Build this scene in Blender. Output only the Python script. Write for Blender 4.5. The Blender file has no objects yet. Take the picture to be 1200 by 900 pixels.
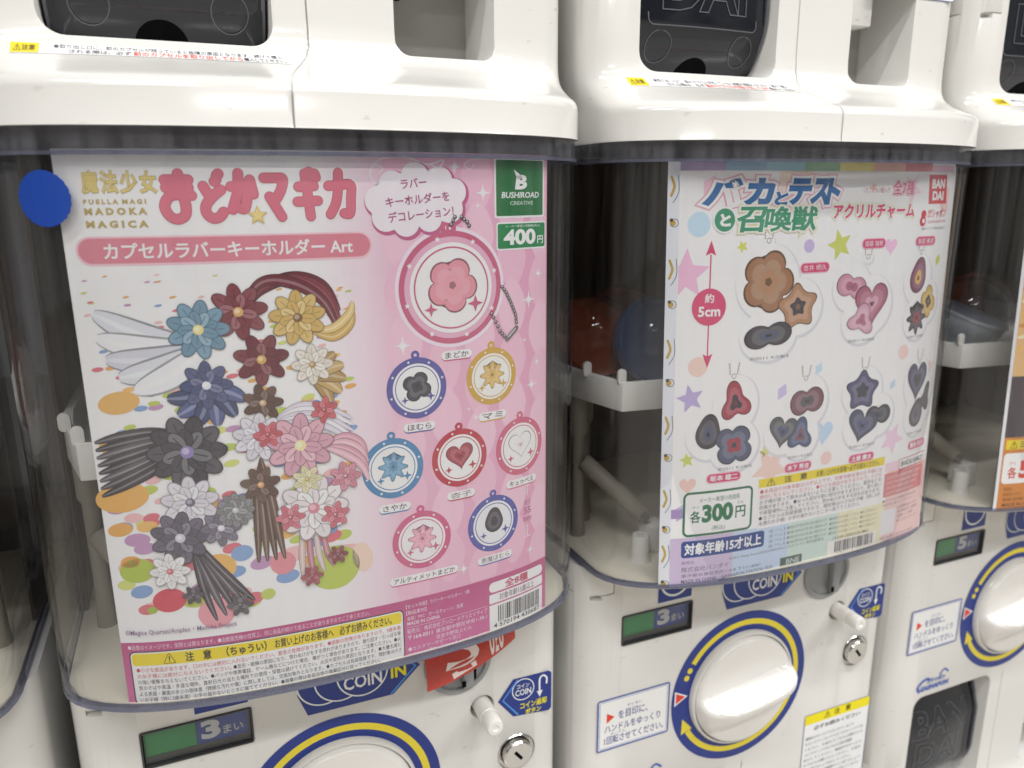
import bpy, bmesh, math, random
from mathutils import Matrix, Vector
sc = bpy.context.scene
R = math.radians
PI = math.pi

# ------------------------------------------------------------------ camera
CAMZ = 0.593                                   # eye height above the floor (m)
YAW, PITCH, ROLL = R(22.637), R(13.895), R(0.349)
fwd = Vector((math.sin(YAW)*math.cos(PITCH), math.cos(YAW)*math.cos(PITCH), -math.sin(PITCH)))
rgt = Vector((math.cos(YAW), -math.sin(YAW), 0))
dwn = fwd.cross(rgt)
r2 = rgt*math.cos(ROLL) + dwn*math.sin(ROLL)
d2 = -rgt*math.sin(ROLL) + dwn*math.cos(ROLL)
cam = bpy.data.cameras.new('camera'); camo = bpy.data.objects.new('camera', cam)
sc.collection.objects.link(camo)
m = Matrix((r2, -d2, -fwd)).transposed().to_4x4(); m.translation = (0, 0, CAMZ)
camo.matrix_world = m
cam.sensor_width = 36; cam.lens = 906.03/1200*36
cam.clip_start = 0.01; cam.clip_end = 100
cam.dof.use_dof = True; cam.dof.focus_distance = 0.40; cam.dof.aperture_fstop = 9.0
sc.camera = camo

# ------------------------------------------------------------------ light
w = bpy.data.worlds.new('World'); sc.world = w; w.use_nodes = True
bg = w.node_tree.nodes['Background']; bg.inputs[0].default_value = (0.86, 0.89, 0.93, 1); bg.inputs[1].default_value = 0.30
wt = w.node_tree; _tc = wt.nodes.new('ShaderNodeTexCoord'); _mp = wt.nodes.new('ShaderNodeMapping'); _mp.inputs['Scale'].default_value = (5.0, 5.0, 1.1)
_nz = wt.nodes.new('ShaderNodeTexNoise'); _nz.inputs['Scale'].default_value = 1.6; _nz.inputs['Detail'].default_value = 3.0
_cr = wt.nodes.new('ShaderNodeValToRGB'); _cr.color_ramp.elements[0].position = 0.36; _cr.color_ramp.elements[1].position = 0.66
_cr.color_ramp.elements[0].color = (0.16, 0.145, 0.13, 1); _cr.color_ramp.elements[1].color = (1.25, 1.25, 1.22, 1)
wt.links.new(_tc.outputs['Generated'], _mp.inputs[0]); wt.links.new(_mp.outputs[0], _nz.inputs['Vector']); wt.links.new(_nz.outputs['Fac'], _cr.inputs[0]); wt.links.new(_cr.outputs[0], bg.inputs[0])  # streaky bright and dark patches added to the surround for reflections in the plastic
def ceiling_lamp(x, y, z, lx, ly, power, col=(1.0, 0.988, 0.968)):
    l = bpy.data.lights.new('ceiling_tube_light', 'AREA'); l.shape = 'RECTANGLE'; l.size = lx; l.size_y = ly
    l.energy = power; l.color = col
    o = bpy.data.objects.new('ceiling_tube_light', l); o.location = (x, y, z); sc.collection.objects.link(o)
    return o
for (x, y, pw) in ((-0.9, -0.50, 21), (0.75, -0.50, 21), (-0.9, -1.55, 24), (0.75, -1.55, 24), (2.4, -0.5, 19), (2.4, -1.55, 20), (0.0, -3.0, 18)):
    ceiling_lamp(x, y, 2.55, 1.2, 0.09, pw)

sc.view_settings.view_transform = 'Standard'; sc.view_settings.look = 'None'
sc.view_settings.exposure = 0.13; sc.view_settings.gamma = 1
sc.cycles.transparent_max_bounces = 48; sc.cycles.max_bounces = 7; sc.cycles.diffuse_bounces = 3
sc.cycles.caustics_reflective = False; sc.cycles.caustics_refractive = False
sc.cycles.use_denoising = True; sc.cycles.use_adaptive_sampling = True; sc.cycles.adaptive_threshold = 0.02; sc.cycles.sample_clamp_indirect = 4.0

# ------------------------------------------------------------------ materials
MATS = {}
def lin(h):
    h = h.lstrip('#'); out = []
    for i in (0, 2, 4):
        c = int(h[i:i+2], 16)/255
        out.append(c/12.92 if c <= 0.04045 else ((c+0.055)/1.055)**2.4)
    return out
def new_mat(name):
    mt = bpy.data.materials.new(name); mt.use_nodes = True
    return mt, mt.node_tree, mt.node_tree.nodes['Principled BSDF']
def plastic(name, col, rough=0.22, bump=0.0, mott=0.03, spec=0.5, metal=0.0, coat=0.0, speck=0.0):
    if name in MATS: return MATS[name]
    mt, nt, p = new_mat(name)
    p.inputs['Roughness'].default_value = rough; p.inputs['Metallic'].default_value = metal
    p.inputs['Specular IOR Level'].default_value = spec; p.inputs['Coat Weight'].default_value = coat
    tc = nt.nodes.new('ShaderNodeTexCoord')
    n = nt.nodes.new('ShaderNodeTexNoise'); n.inputs['Scale'].default_value = 14; n.inputs['Detail'].default_value = 5
    nt.links.new(tc.outputs['Object'], n.inputs['Vector'])
    mx = nt.nodes.new('ShaderNodeMix'); mx.data_type = 'RGBA'
    mx.inputs[6].default_value = [c*(1-mott) for c in col] + [1]; mx.inputs[7].default_value = [min(1, c*(1+mott)) for c in col] + [1]
    nt.links.new(n.outputs['Fac'], mx.inputs[0])
    last = mx.outputs[2]
    if speck:                                   # scuffs: sparse fine grey marks
        n3 = nt.nodes.new('ShaderNodeTexNoise'); n3.inputs['Scale'].default_value = 95; n3.inputs['Detail'].default_value = 3
        mp = nt.nodes.new('ShaderNodeMapping'); mp.inputs['Scale'].default_value = (1, 1, 2.6); mp.inputs['Rotation'].default_value = (0.3, 0.5, 0.2)
        nt.links.new(tc.outputs['Object'], mp.inputs['Vector']); nt.links.new(mp.outputs[0], n3.inputs['Vector'])
        cr = nt.nodes.new('ShaderNodeMapRange'); cr.inputs['From Min'].default_value = 0.69; cr.inputs['From Max'].default_value = 0.76
        cr.inputs['To Max'].default_value = speck
        nt.links.new(n3.outputs['Fac'], cr.inputs['Value'])
        m2 = nt.nodes.new('ShaderNodeMix'); m2.data_type = 'RGBA'; m2.inputs[7].default_value = (0.30, 0.28, 0.25, 1)
        nt.links.new(cr.outputs[0], m2.inputs[0]); nt.links.new(last, m2.inputs[6]); last = m2.outputs[2]
    nt.links.new(last, p.inputs['Base Color'])
    n2 = nt.nodes.new('ShaderNodeTexNoise'); n2.inputs['Scale'].default_value = 60; n2.inputs['Detail'].default_value = 6
    nt.links.new(tc.outputs['Object'], n2.inputs['Vector'])
    mr = nt.nodes.new('ShaderNodeMapRange'); mr.inputs['From Min'].default_value = 0.3; mr.inputs['From Max'].default_value = 0.75
    mr.inputs['To Min'].default_value = rough*0.8; mr.inputs['To Max'].default_value = min(1, rough*1.35)
    nt.links.new(n2.outputs['Fac'], mr.inputs['Value']); nt.links.new(mr.outputs[0], p.inputs['Roughness'])
    if bump:
        b = nt.nodes.new('ShaderNodeBump'); b.inputs['Strength'].default_value = bump; b.inputs['Distance'].default_value = 0.0006
        n4 = nt.nodes.new('ShaderNodeTexNoise'); n4.inputs['Scale'].default_value = 22; n4.inputs['Detail'].default_value = 2
        nt.links.new(tc.outputs['Object'], n4.inputs['Vector'])
        nt.links.new(n4.outputs['Fac'], b.inputs['Height']); nt.links.new(b.outputs[0], p.inputs['Normal'])
    MATS[name] = mt
    return mt
def ink(h, rough=0.42):
    """printed colour (as it looks under shop light) on paper or vinyl"""
    key = 'print_' + h.lstrip('#')
    if key in MATS: return MATS[key]
    c = [min(0.86, x*1.12) for x in lin(h)]
    MATS[key] = None; del MATS[key]
    return plastic(key, c, rough, mott=0.02, spec=0.35)
def clear(name, tint, ior=1.49, rough=0.02, absorb=None, dens=0.0, wave=True, haze=None, hz=(0.0, 0.0)):
    if name in MATS: return MATS[name]
    mt, nt, p = new_mat(name); nt.nodes.remove(p)
    out = nt.nodes['Material Output']
    tr = nt.nodes.new('ShaderNodeBsdfTransparent'); tr.inputs[0].default_value = (*tint, 1)
    gl = nt.nodes.new('ShaderNodeBsdfGlossy'); gl.inputs['Roughness'].default_value = rough
    fr = nt.nodes.new('ShaderNodeFresnel'); fr.inputs['IOR'].default_value = ior
    ge = nt.nodes.new('ShaderNodeNewGeometry'); mi = nt.nodes.new('ShaderNodeMapRange')      # thin sheet: same reflectance on both faces
    mi.inputs['To Min'].default_value = ior; mi.inputs['To Max'].default_value = 1/ior
    nt.links.new(ge.outputs['Backfacing'], mi.inputs['Value']); nt.links.new(mi.outputs[0], fr.inputs['IOR'])
    mx = nt.nodes.new('ShaderNodeMixShader')
    nt.links.new(fr.outputs[0], mx.inputs[0]); nt.links.new(tr.outputs[0], mx.inputs[1]); nt.links.new(gl.outputs[0], mx.inputs[2])
    if wave:
        tc = nt.nodes.new('ShaderNodeTexCoord'); n = nt.nodes.new('ShaderNodeTexNoise'); n.inputs['Scale'].default_value = 9
        mp = nt.nodes.new('ShaderNodeMapping'); mp.inputs['Scale'].default_value = (3, 3, 0.35)
        b = nt.nodes.new('ShaderNodeBump'); b.inputs['Strength'].default_value = 0.25; b.inputs['Distance'].default_value = 0.002
        nt.links.new(tc.outputs['Object'], mp.inputs[0]); nt.links.new(mp.outputs[0], n.inputs['Vector'])
        nt.links.new(n.outputs['Fac'], b.inputs['Height']); nt.links.new(b.outputs[0], gl.inputs['Normal'])
    last = mx.outputs[0]
    if haze:                                    # painted veil: reflection haze plus dust and scratches on case, body tone on rims
        df = nt.nodes.new('ShaderNodeBsdfDiffuse'); df.inputs[0].default_value = (*haze, 1)
        t2 = nt.nodes.new('ShaderNodeTexCoord'); m2 = nt.nodes.new('ShaderNodeMapping'); m2.inputs['Scale'].default_value = (70, 70, 4)
        n2 = nt.nodes.new('ShaderNodeTexNoise'); n2.inputs['Scale'].default_value = 2.0; n2.inputs['Detail'].default_value = 6
        r_ = nt.nodes.new('ShaderNodeMapRange'); r_.inputs['From Min'].default_value = 0.35; r_.inputs['From Max'].default_value = 0.75
        r_.inputs['To Min'].default_value, r_.inputs['To Max'].default_value = hz
        nt.links.new(t2.outputs['Object'], m2.inputs[0]); nt.links.new(m2.outputs[0], n2.inputs['Vector']); nt.links.new(n2.outputs['Fac'], r_.inputs['Value'])
        m3_ = nt.nodes.new('ShaderNodeMixShader'); nt.links.new(r_.outputs[0], m3_.inputs[0]); nt.links.new(last, m3_.inputs[1]); nt.links.new(df.outputs[0], m3_.inputs[2]); last = m3_.outputs[0]
    nt.links.new(last, out.inputs['Surface'])
    if absorb:
        va = nt.nodes.new('ShaderNodeVolumeAbsorption'); va.inputs['Color'].default_value = (*absorb, 1); va.inputs['Density'].default_value = dens
        nt.links.new(va.outputs[0], out.inputs['Volume'])
    MATS[name] = mt
    return mt
WHITE = plastic('ivory_plastic', (0.715, 0.705, 0.68), 0.13, bump=0.05, mott=0.03, speck=0.3)
KNOB = plastic('white_knob_plastic', (0.83, 0.81, 0.78), 0.16, mott=0.015)
CREAM = plastic('cream_inner_plastic', (0.80, 0.75, 0.62), 0.4)
BROWN = plastic('dark_inner_board', (0.090, 0.062, 0.043), 0.8, spec=0.2)
LEGC = plastic('shaded_beige_plastic', (0.26, 0.235, 0.19), 0.5)  # beige darkened so the colour carries the dimness inside the case
DARK = plastic('dark_grey_plastic', (0.045, 0.047, 0.05), 0.35)
SMOKE = plastic('smoked_flap_plastic', (0.012, 0.0135, 0.019), 0.08, spec=0.55, bump=0.03)
SMOKE_EDGE = plastic('smoked_flap_edge', (0.11, 0.115, 0.13), 0.25)
BLACK = plastic('black_hole', (0.004, 0.004, 0.005), 0.8, spec=0.05)
GREY = plastic('grey_metallic_plastic', (0.30, 0.31, 0.32), 0.35)
CHROME = plastic('chrome_metal', (0.75, 0.74, 0.72), 0.15, metal=1.0)
PAPER = plastic('white_paper', (0.83, 0.835, 0.85), 0.5, mott=0.01, spec=0.3)
BLUE = plastic('blue_sticker_vinyl', (0.012, 0.035, 0.24), 0.35, mott=0.02)
YELLOW = plastic('yellow_print', (0.80, 0.66, 0.04), 0.4)
GREENP = plastic('green_counter_plastic', (0.02, 0.30, 0.085), 0.35)
CLEAR = clear('clear_case_plastic', (0.985, 0.985, 0.99), absorb=(0.26, 0.28, 0.36), dens=17, haze=(0.80, 0.76, 0.70), hz=(0.0, 0.024))
RIMC = clear('tinted_rim_plastic', (0.74, 0.74, 0.77), rough=0.06, haze=(0.19, 0.19, 0.21), hz=(0.12, 0.55))
EDGEC = clear('slate_edge_plastic', (0.55, 0.58, 0.70), rough=0.1, wave=False, haze=(0.27, 0.28, 0.36), hz=(0.22, 0.38))
LENS = clear('window_lens', (0.93, 0.93, 0.93), wave=False)

# ------------------------------------------------------------------ mesh helpers (all lengths in millimetres)
K = 0.001
def link(o, parent=None):
    sc.collection.objects.link(o)
    if parent is not None: o.parent = parent
    return o
def finish(me, smooth=None):
    if smooth is not None:
        me.shade_smooth(); me.set_sharp_from_angle(angle=R(smooth))
def mesh_obj(name, verts, faces, mat, parent=None, smooth=None):
    me = bpy.data.meshes.new(name); me.from_pydata([(x*K, y*K, z*K) for x, y, z in verts], [], faces); me.update()
    me.materials.append(mat)
    bm = bmesh.new(); bm.from_mesh(me); bmesh.ops.recalc_face_normals(bm, faces=bm.faces); bm.to_mesh(me); bm.free()
    finish(me, smooth)
    return link(bpy.data.objects.new(name, me), parent)
def empty(name, loc, label, cat, group=None):
    o = bpy.data.objects.new(name, None); o.location = [c*K for c in loc]; o.empty_display_size = 0.05
    o['label'] = label; o['category'] = cat
    if group: o['group'] = group
    return link(o)
def loft(secs, cap=True, closed=True):
    n = len(secs[0]); V = [p for s in secs for p in s]; F = []
    for i in range(len(secs)-1):
        for j in range(n if closed else n-1):
            a = i*n+j; b = i*n+(j+1) % n
            F.append((a, b, b+n, a+n))
    if cap:
        F.append(tuple(range(n))[::-1]); F.append(tuple(range((len(secs)-1)*n, len(secs)*n)))
    return V, F
def lathe(prof, n=40, cx=0, cy=0, cz=0, axis='y'):
    """prof: list of (radius, along axis)"""
    secs = []
    for r, h in prof:
        s = []
        for k in range(n):
            a = 2*PI*k/n
            if axis == 'y': s.append((cx+r*math.cos(a), cy+h, cz+r*math.sin(a)))
            else: s.append((cx+r*math.cos(a), cy+r*math.sin(a), cz+h))
        secs.append(s)
    return loft(secs)
def tube(p0, p1, r, n=20):
    p0, p1 = Vector(p0), Vector(p1); d = (p1-p0).normalized()
    a = d.cross(Vector((0, 0, 1)) if abs(d.z) < .9 else Vector((1, 0, 0))).normalized(); b = d.cross(a)
    return loft([[tuple(p+(a*math.cos(2*PI*k/n)+b*math.sin(2*PI*k/n))*rr) for k in range(n)] for p, rr in ((p0, r*.9), (p0+d*r*.12, r), (p1-d*r*.12, r), (p1, r*.9))])
def rrect(x0, x1, z0, z1, r, n=6):
    P = []
    for cx, cz, a0 in ((x1-r, z1-r, 0), (x0+r, z1-r, 90), (x0+r, z0+r, 180), (x1-r, z0+r, 270)):
        for k in range(n+1):
            a = R(a0+90*k/n); P.append((cx+r*math.cos(a), cz+r*math.sin(a)))
    return P
def slab(loop, y0, y1):
    """prism of an xz loop between depths y0 and y1"""
    return loft([[(x, y0, z) for x, z in loop], [(x, y1, z) for x, z in loop]])
def ring_slab(outer, inner, y0, y1):
    return loft([[(x, y0, z) for x, z in outer], [(x, y1, z) for x, z in outer], [(x, y1, z) for x, z in inner], [(x, y0, z) for x, z in inner], [(x, y0, z) for x, z in outer]], cap=False)
def circ(cx, cz, r, n=48, rz=None):
    return [(cx+r*math.cos(2*PI*k/n), cz+(rz or r)*math.sin(2*PI*k/n)) for k in range(n)]
def bevel_obj(o, width, seg=2, ang=35):
    me = o.data; bm = bmesh.new(); bm.from_mesh(me)
    bmesh.ops.remove_doubles(bm, verts=bm.verts, dist=1e-6)
    bm.normal_update()
    es = [e for e in bm.edges if e.is_manifold and e.calc_face_angle(0) > R(ang)]
    bmesh.ops.bevel(bm, geom=es, offset=width*K, segments=seg, affect='EDGES', clamp_overlap=True, profile=0.5)
    bm.to_mesh(me); bm.free(); finish(me, 32)
def box(name, x0, x1, y0, y1, z0, z1, mat, parent, bev=0.5):
    V = [(x, y, z) for z in (z0, z1) for x, y in ((x0, y0), (x1, y0), (x1, y1), (x0, y1))]
    o = mesh_obj(name, V, [(0, 1, 2, 3), (4, 5, 6, 7), (0, 1, 5, 4), (1, 2, 6, 5), (2, 3, 7, 6), (3, 0, 4, 7)], mat, parent)
    if bev: bevel_obj(o, bev)
    return o

# ------------------------------------------------------------------ flat print: polygons and lettering laid on a sheet
_txt = {}
def glyphs(s, bold=0.0, res=2, outline=0.0):
    key = (s, bold, res, outline)
    if key in _txt: return _txt[key]
    cu = bpy.data.curves.new('lettering', 'FONT'); cu.body = s; cu.offset = bold; cu.resolution_u = res
    if outline: cu.fill_mode = 'NONE'; cu.bevel_depth = outline; cu.bevel_resolution = 1
    o = bpy.data.objects.new('lettering', cu); sc.collection.objects.link(o)
    dg = bpy.context.evaluated_depsgraph_get(); dg.update()
    me = bpy.data.meshes.new_from_object(o.evaluated_get(dg))
    V = [(v.co.x, v.co.y, v.co.z) for v in me.vertices]; F = [tuple(p.vertices) for p in me.polygons]
    bpy.data.objects.remove(o); bpy.data.curves.remove(cu); bpy.data.meshes.remove(me)
    _txt[key] = (V, F)
    return V, F
class Sheet:
    STEP = 5.0
    def __init__(self, name, parent, mapf, curved=False, label=None):
        self.name, self.parent, self.mapf, self.curved = name, parent, mapf, curved
        self.V, self.F, self.M, self.mats, self.label = [], [], [], [], label
    def _mat(self, mt):
        if isinstance(mt, str): mt = ink(mt)
        if mt not in self.mats: self.mats.append(mt)
        return self.mats.index(mt)
    def raw(self, V, F, mt, layer):
        b = len(self.V); k = self._mat(mt)
        self.V += [(v[0], v[1], v[2] if len(v) > 2 else layer) for v in V]
        for f in F: self.F.append(tuple(i+b for i in f)); self.M.append(k)
    def poly(self, pts, mt, layer=1): self.raw(pts, [tuple(range(len(pts)))], mt, layer)
    def rect(self, x0, z0, x1, z1, mt, layer=1, r=0):
        self.poly(rrect(min(x0, x1), max(x0, x1), min(z0, z1), max(z0, z1), r, 5) if r else [(x0, z0), (x1, z0), (x1, z1), (x0, z1)], mt, layer)
    def disc(self, cx, cz, r, mt, layer=1, rz=None, n=32, rot=0):
        rz = rz or r; c, s = math.cos(rot), math.sin(rot)
        self.poly([(cx+c*r*math.cos(2*PI*k/n)-s*rz*math.sin(2*PI*k/n), cz+s*r*math.cos(2*PI*k/n)+c*rz*math.sin(2*PI*k/n)) for k in range(n)], mt, layer)
    def annulus(self, cx, cz, r0, r1, mt, layer=1, a0=0, a1=360, n=64):
        V = []; full = (a1-a0) >= 360; m_ = n if full else n+1
        for k in range(m_):
            a = R(a0+(a1-a0)*k/n); V += [(cx+r0*math.cos(a), cz+r0*math.sin(a)), (cx+r1*math.cos(a), cz+r1*math.sin(a))]
        F = [(2*k, 2*k+1, (2*k+3) % (2*m_), (2*k+2) % (2*m_)) for k in range(n)]
        self.raw(V, F, mt, layer)
    def frame(self, x0, z0, x1, z1, t, r, mt, layer=1):
        a, b = rrect(x0, x1, z0, z1, r), rrect(x0+t, x1-t, z0+t, z1-t, max(r-t, .1)); n = len(a)
        self.raw(a+b, [(k, (k+1) % n, n+(k+1) % n, n+k) for k in range(n)], mt, layer)
    def star(self, cx, cz, r, mt, layer=1, n=5, inner=0.45, rot=PI/2, sx=1):
        self.poly([(cx+sx*(r if k % 2 == 0 else r*inner)*math.cos(rot+PI*k/n), cz+(r if k % 2 == 0 else r*inner)*math.sin(rot+PI*k/n)) for k in range(2*n)], mt, layer)
    def stroke(self, pts, wd, mt, layer=1, taper=False, smooth=True, rise=0.3):
        if smooth and len(pts) > 2:
            P = [pts[0]]+list(pts)+[pts[-1]]; Q = []
            for i in range(1, len(P)-2):
                for k in range(8):
                    t = k/8; a, b, c, d = P[i-1], P[i], P[i+1], P[i+2]
                    Q.append(tuple(.5*((2*b[j])+(-a[j]+c[j])*t+(2*a[j]-5*b[j]+4*c[j]-d[j])*t*t+(-a[j]+3*b[j]-3*c[j]+d[j])*t**3) for j in (0, 1)))
            Q.append(tuple(pts[-1]))
        else: Q = [tuple(p) for p in pts]
        n = len(Q); V = []; F = []
        def nrm(i):
            a, b = Q[max(i-1, 0)], Q[min(i+1, n-1)]; dx, dz = b[0]-a[0], b[1]-a[1]; L = math.hypot(dx, dz) or 1
            return -dz/L, dx/L, dx/L, dz/L
        for i, q in enumerate(Q):
            nx, nz, _, _ = nrm(i); h = wd/2
            if taper: h *= max(0.06, math.sin(PI*min(1, (i+1)/(n+1)))**0.7)
            l = layer+rise*i/n
            V += [(q[0]+nx*h, q[1]+nz*h, l), (q[0]-nx*h, q[1]-nz*h, l)]
        F = [(2*i, 2*i+1, 2*i+3, 2*i+2) for i in range(n-1)]
        if not taper:
            for i, sg, l in ((0, -1, layer), (n-1, 1, layer+rise)):
                nx, nz, tx, tz = nrm(i); q = Q[i]; b = len(V); h = wd/2
                V += [(q[0]+h*(nx*math.cos(a)+sg*tx*math.sin(a)), q[1]+h*(nz*math.cos(a)+sg*tz*math.sin(a)), l) for a in [PI*k/8 for k in range(9)]]
                F.append(tuple(range(b, b+9)))
        self.raw(V, F, mt, layer)
    def text(self, s, x0, z0, x1, z1, mt, layer=2, bold=0.0, res=2, shear=0.0, rot=0.0, keep=False, halo=0.0):
        """lettering fitted to the box (x0,z0)-(x1,z1); keep: keep the letter shapes, fit the height only, centred"""
        if not halo and bold and any(0x4e00 <= ord(c) <= 0x9fff for c in s):          # dense characters clog when their outline is offset: add a stroke instead
            if z1-z0 > 3.6: self.text(s, x0, z0, x1, z1, mt, layer-.2, 0, res, shear, rot, keep, halo=min(bold, .03))
            bold = 0.0
        if halo and any(0x4e00 <= ord(c) <= 0x9fff for c in s): bold = 0.0
        V, F = glyphs(s, bold, res)
        if not V: return
        if halo:                               # a fat outline of the same letters beneath them
            B, V2F = V, glyphs(s, bold, res, halo); V, F = V2F; hz = halo
        else: B, hz = V, 0
        a0, a1 = min(v[0] for v in B), max(v[0] for v in B); b0, b1 = min(v[1] for v in B), max(v[1] for v in B)
        sz = (z1-z0)/max(b1-b0, 1e-6); sx = sz if keep else (x1-x0)/max(a1-a0, 1e-6)
        ox = (x0+x1)/2-sx*(a1-a0)/2 if keep else x0
        cx, cz = (x0+x1)/2, (z0+z1)/2; c, s_ = math.cos(rot), math.sin(rot); W = []
        for v in V:
            x = ox+(v[0]-a0)*sx; z = z0+(v[1]-b0)*sz; x += shear*(z-cz); x, z = x-cx, z-cz
            W.append((cx+c*x-s_*z, cz+s_*x+c*z, layer+(v[2]/hz*.4 if hz else 0)))
        self.raw(W, F, mt, layer)
    def build(self, uv=False):
        bm = bmesh.new(); vs = [bm.verts.new(v) for v in self.V]
        for f, k in zip(self.F, self.M):
            try: fc = bm.faces.new([vs[i] for i in f]); fc.material_index = k
            except ValueError: pass
        if self.curved:
            bmesh.ops.triangulate(bm, faces=[f for f in bm.faces if len(f.verts) > 4])
            lo, hi = min(v[0] for v in self.V), max(v[0] for v in self.V)
            for k in range(math.ceil(lo/self.STEP), math.floor(hi/self.STEP)+1):
                bmesh.ops.bisect_plane(bm, geom=bm.verts[:]+bm.edges[:]+bm.faces[:], dist=1e-7, plane_co=(k*self.STEP, 0, 0), plane_no=(1, 0, 0))
        for q in getattr(self, 'vcuts', ()):
            bmesh.ops.bisect_plane(bm, geom=bm.verts[:]+bm.edges[:]+bm.faces[:], dist=1e-7, plane_co=(0, q, 0), plane_no=(0, 1, 0))
        uvl = bm.loops.layers.uv.new('paper') if uv else None
        if uv:
            for f in bm.faces:
                for l in f.loops: l[uvl].uv = (l.vert.co.x/100, l.vert.co.y/100)
        for v in bm.verts: v.co = Vector(self.mapf(v.co.x, v.co.y, v.co.z))*K
        me = bpy.data.meshes.new(self.name); bm.to_mesh(me); bm.free()
        for mt in self.mats: me.materials.append(mt)
        o = link(bpy.data.objects.new(self.name, me), self.parent)
        if self.label: o['label'] = self.label
        return o

# ------------------------------------------------------------------ floor
fl = mesh_obj('floor', [(-4000, -5000, 0), (5000, -5000, 0), (5000, 3000, 0), (-4000, 3000, 0)], [(0, 1, 2, 3)], plastic('pale_floor_vinyl', (0.50, 0.47, 0.43), 0.35, mott=0.06))
fl['kind'] = 'structure'

# ------------------------------------------------------------------ the capsule machine; origin: middle of its front panel at floor level, +y into the machine
H = 620.0
CA, CB, CN, CF = 141.0, 56.0, 2.45, -58.0          # plan of the clear case: half width, depth of the bowed front, exponent, front
def plan_bow(a=CA, b=CB, n=CN, front=CF, off=0.0, back=60.0, N=400):
    P = []
    for k in range(N+1):
        th = PI*k/N; c, s = math.cos(th), math.sin(th)
        P.append((-a*math.copysign(abs(c)**(2/n), c), front+b-b*abs(s)**(2/n)))
    if off:
        Q = []
        for i, p in enumerate(P):
            q0, q1 = P[max(i-1, 0)], P[min(i+1, N)]; dx, dy = q1[0]-q0[0], q1[1]-q0[1]; L = math.hypot(dx, dy) or 1
            Q.append((p[0]-dy/L*off, p[1]+dx/L*off))
        P = Q
    return [(P[0][0], back)]+P+[(P[-1][0], back)]
def plan_body(h=144.0, r=20.0, front=0.0, back=60.0):
    P = [(-h, back)]
    for cx, a0 in ((-h+r, 180), (h-r, 270)):
        for k in range(17): a = R(a0+90*k/16); P.append((cx+r*math.cos(a), front+r+r*math.sin(a)))
    return P+[(h, back)]
def resample(P, n):
    L = [0]
    for a, b in zip(P, P[1:]): L.append(L[-1]+math.hypot(b[0]-a[0], b[1]-a[1]))
    out = []; j = 0
    for k in range(n):
        t = L[-1]*k/(n-1)
        while j < len(P)-2 and L[j+1] < t: j += 1
        f = (t-L[j])/max(L[j+1]-L[j], 1e-9); out.append((P[j][0]+f*(P[j+1][0]-P[j][0]), P[j][1]+f*(P[j+1][1]-P[j][1])))
    return out
NP = 131
P_SK = resample(plan_bow(front=-61.0, off=0.0), NP); P_BD = resample(plan_body(), NP)
SECT = [(0, -.012), (1.2, 0), (14.5, 0), (17, .015), (19, .055), (20.5, .115), (22, .20), (24.5, .33), (28, .52), (31.5, .70), (34.5, .825), (37.5, .905), (41, .957), (46, .988), (54, 1.0)]
def blend(s): return [(a[0]*(1-s)+b[0]*s, a[1]*(1-s)+b[1]*s) for a, b in zip(P_SK, P_BD)]
def y_surface(x, z):
    s = 1.0
    for (z0, s0), (z1, s1) in zip(SECT, SECT[1:]):
        if z0 <= z <= z1: s = s0+(s1-s0)*(z-z0)/(z1-z0); break
    P = blend(s)
    for a, b in zip(P, P[1:]):
        if a[0] <= x <= b[0] and b[0] > a[0]: return a[1]+(b[1]-a[1])*(x-a[0])/(b[0]-a[0])
    return 0.0
def cutter(VF):
    return mesh_obj('cutter', VF[0], VF[1], WHITE)
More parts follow.
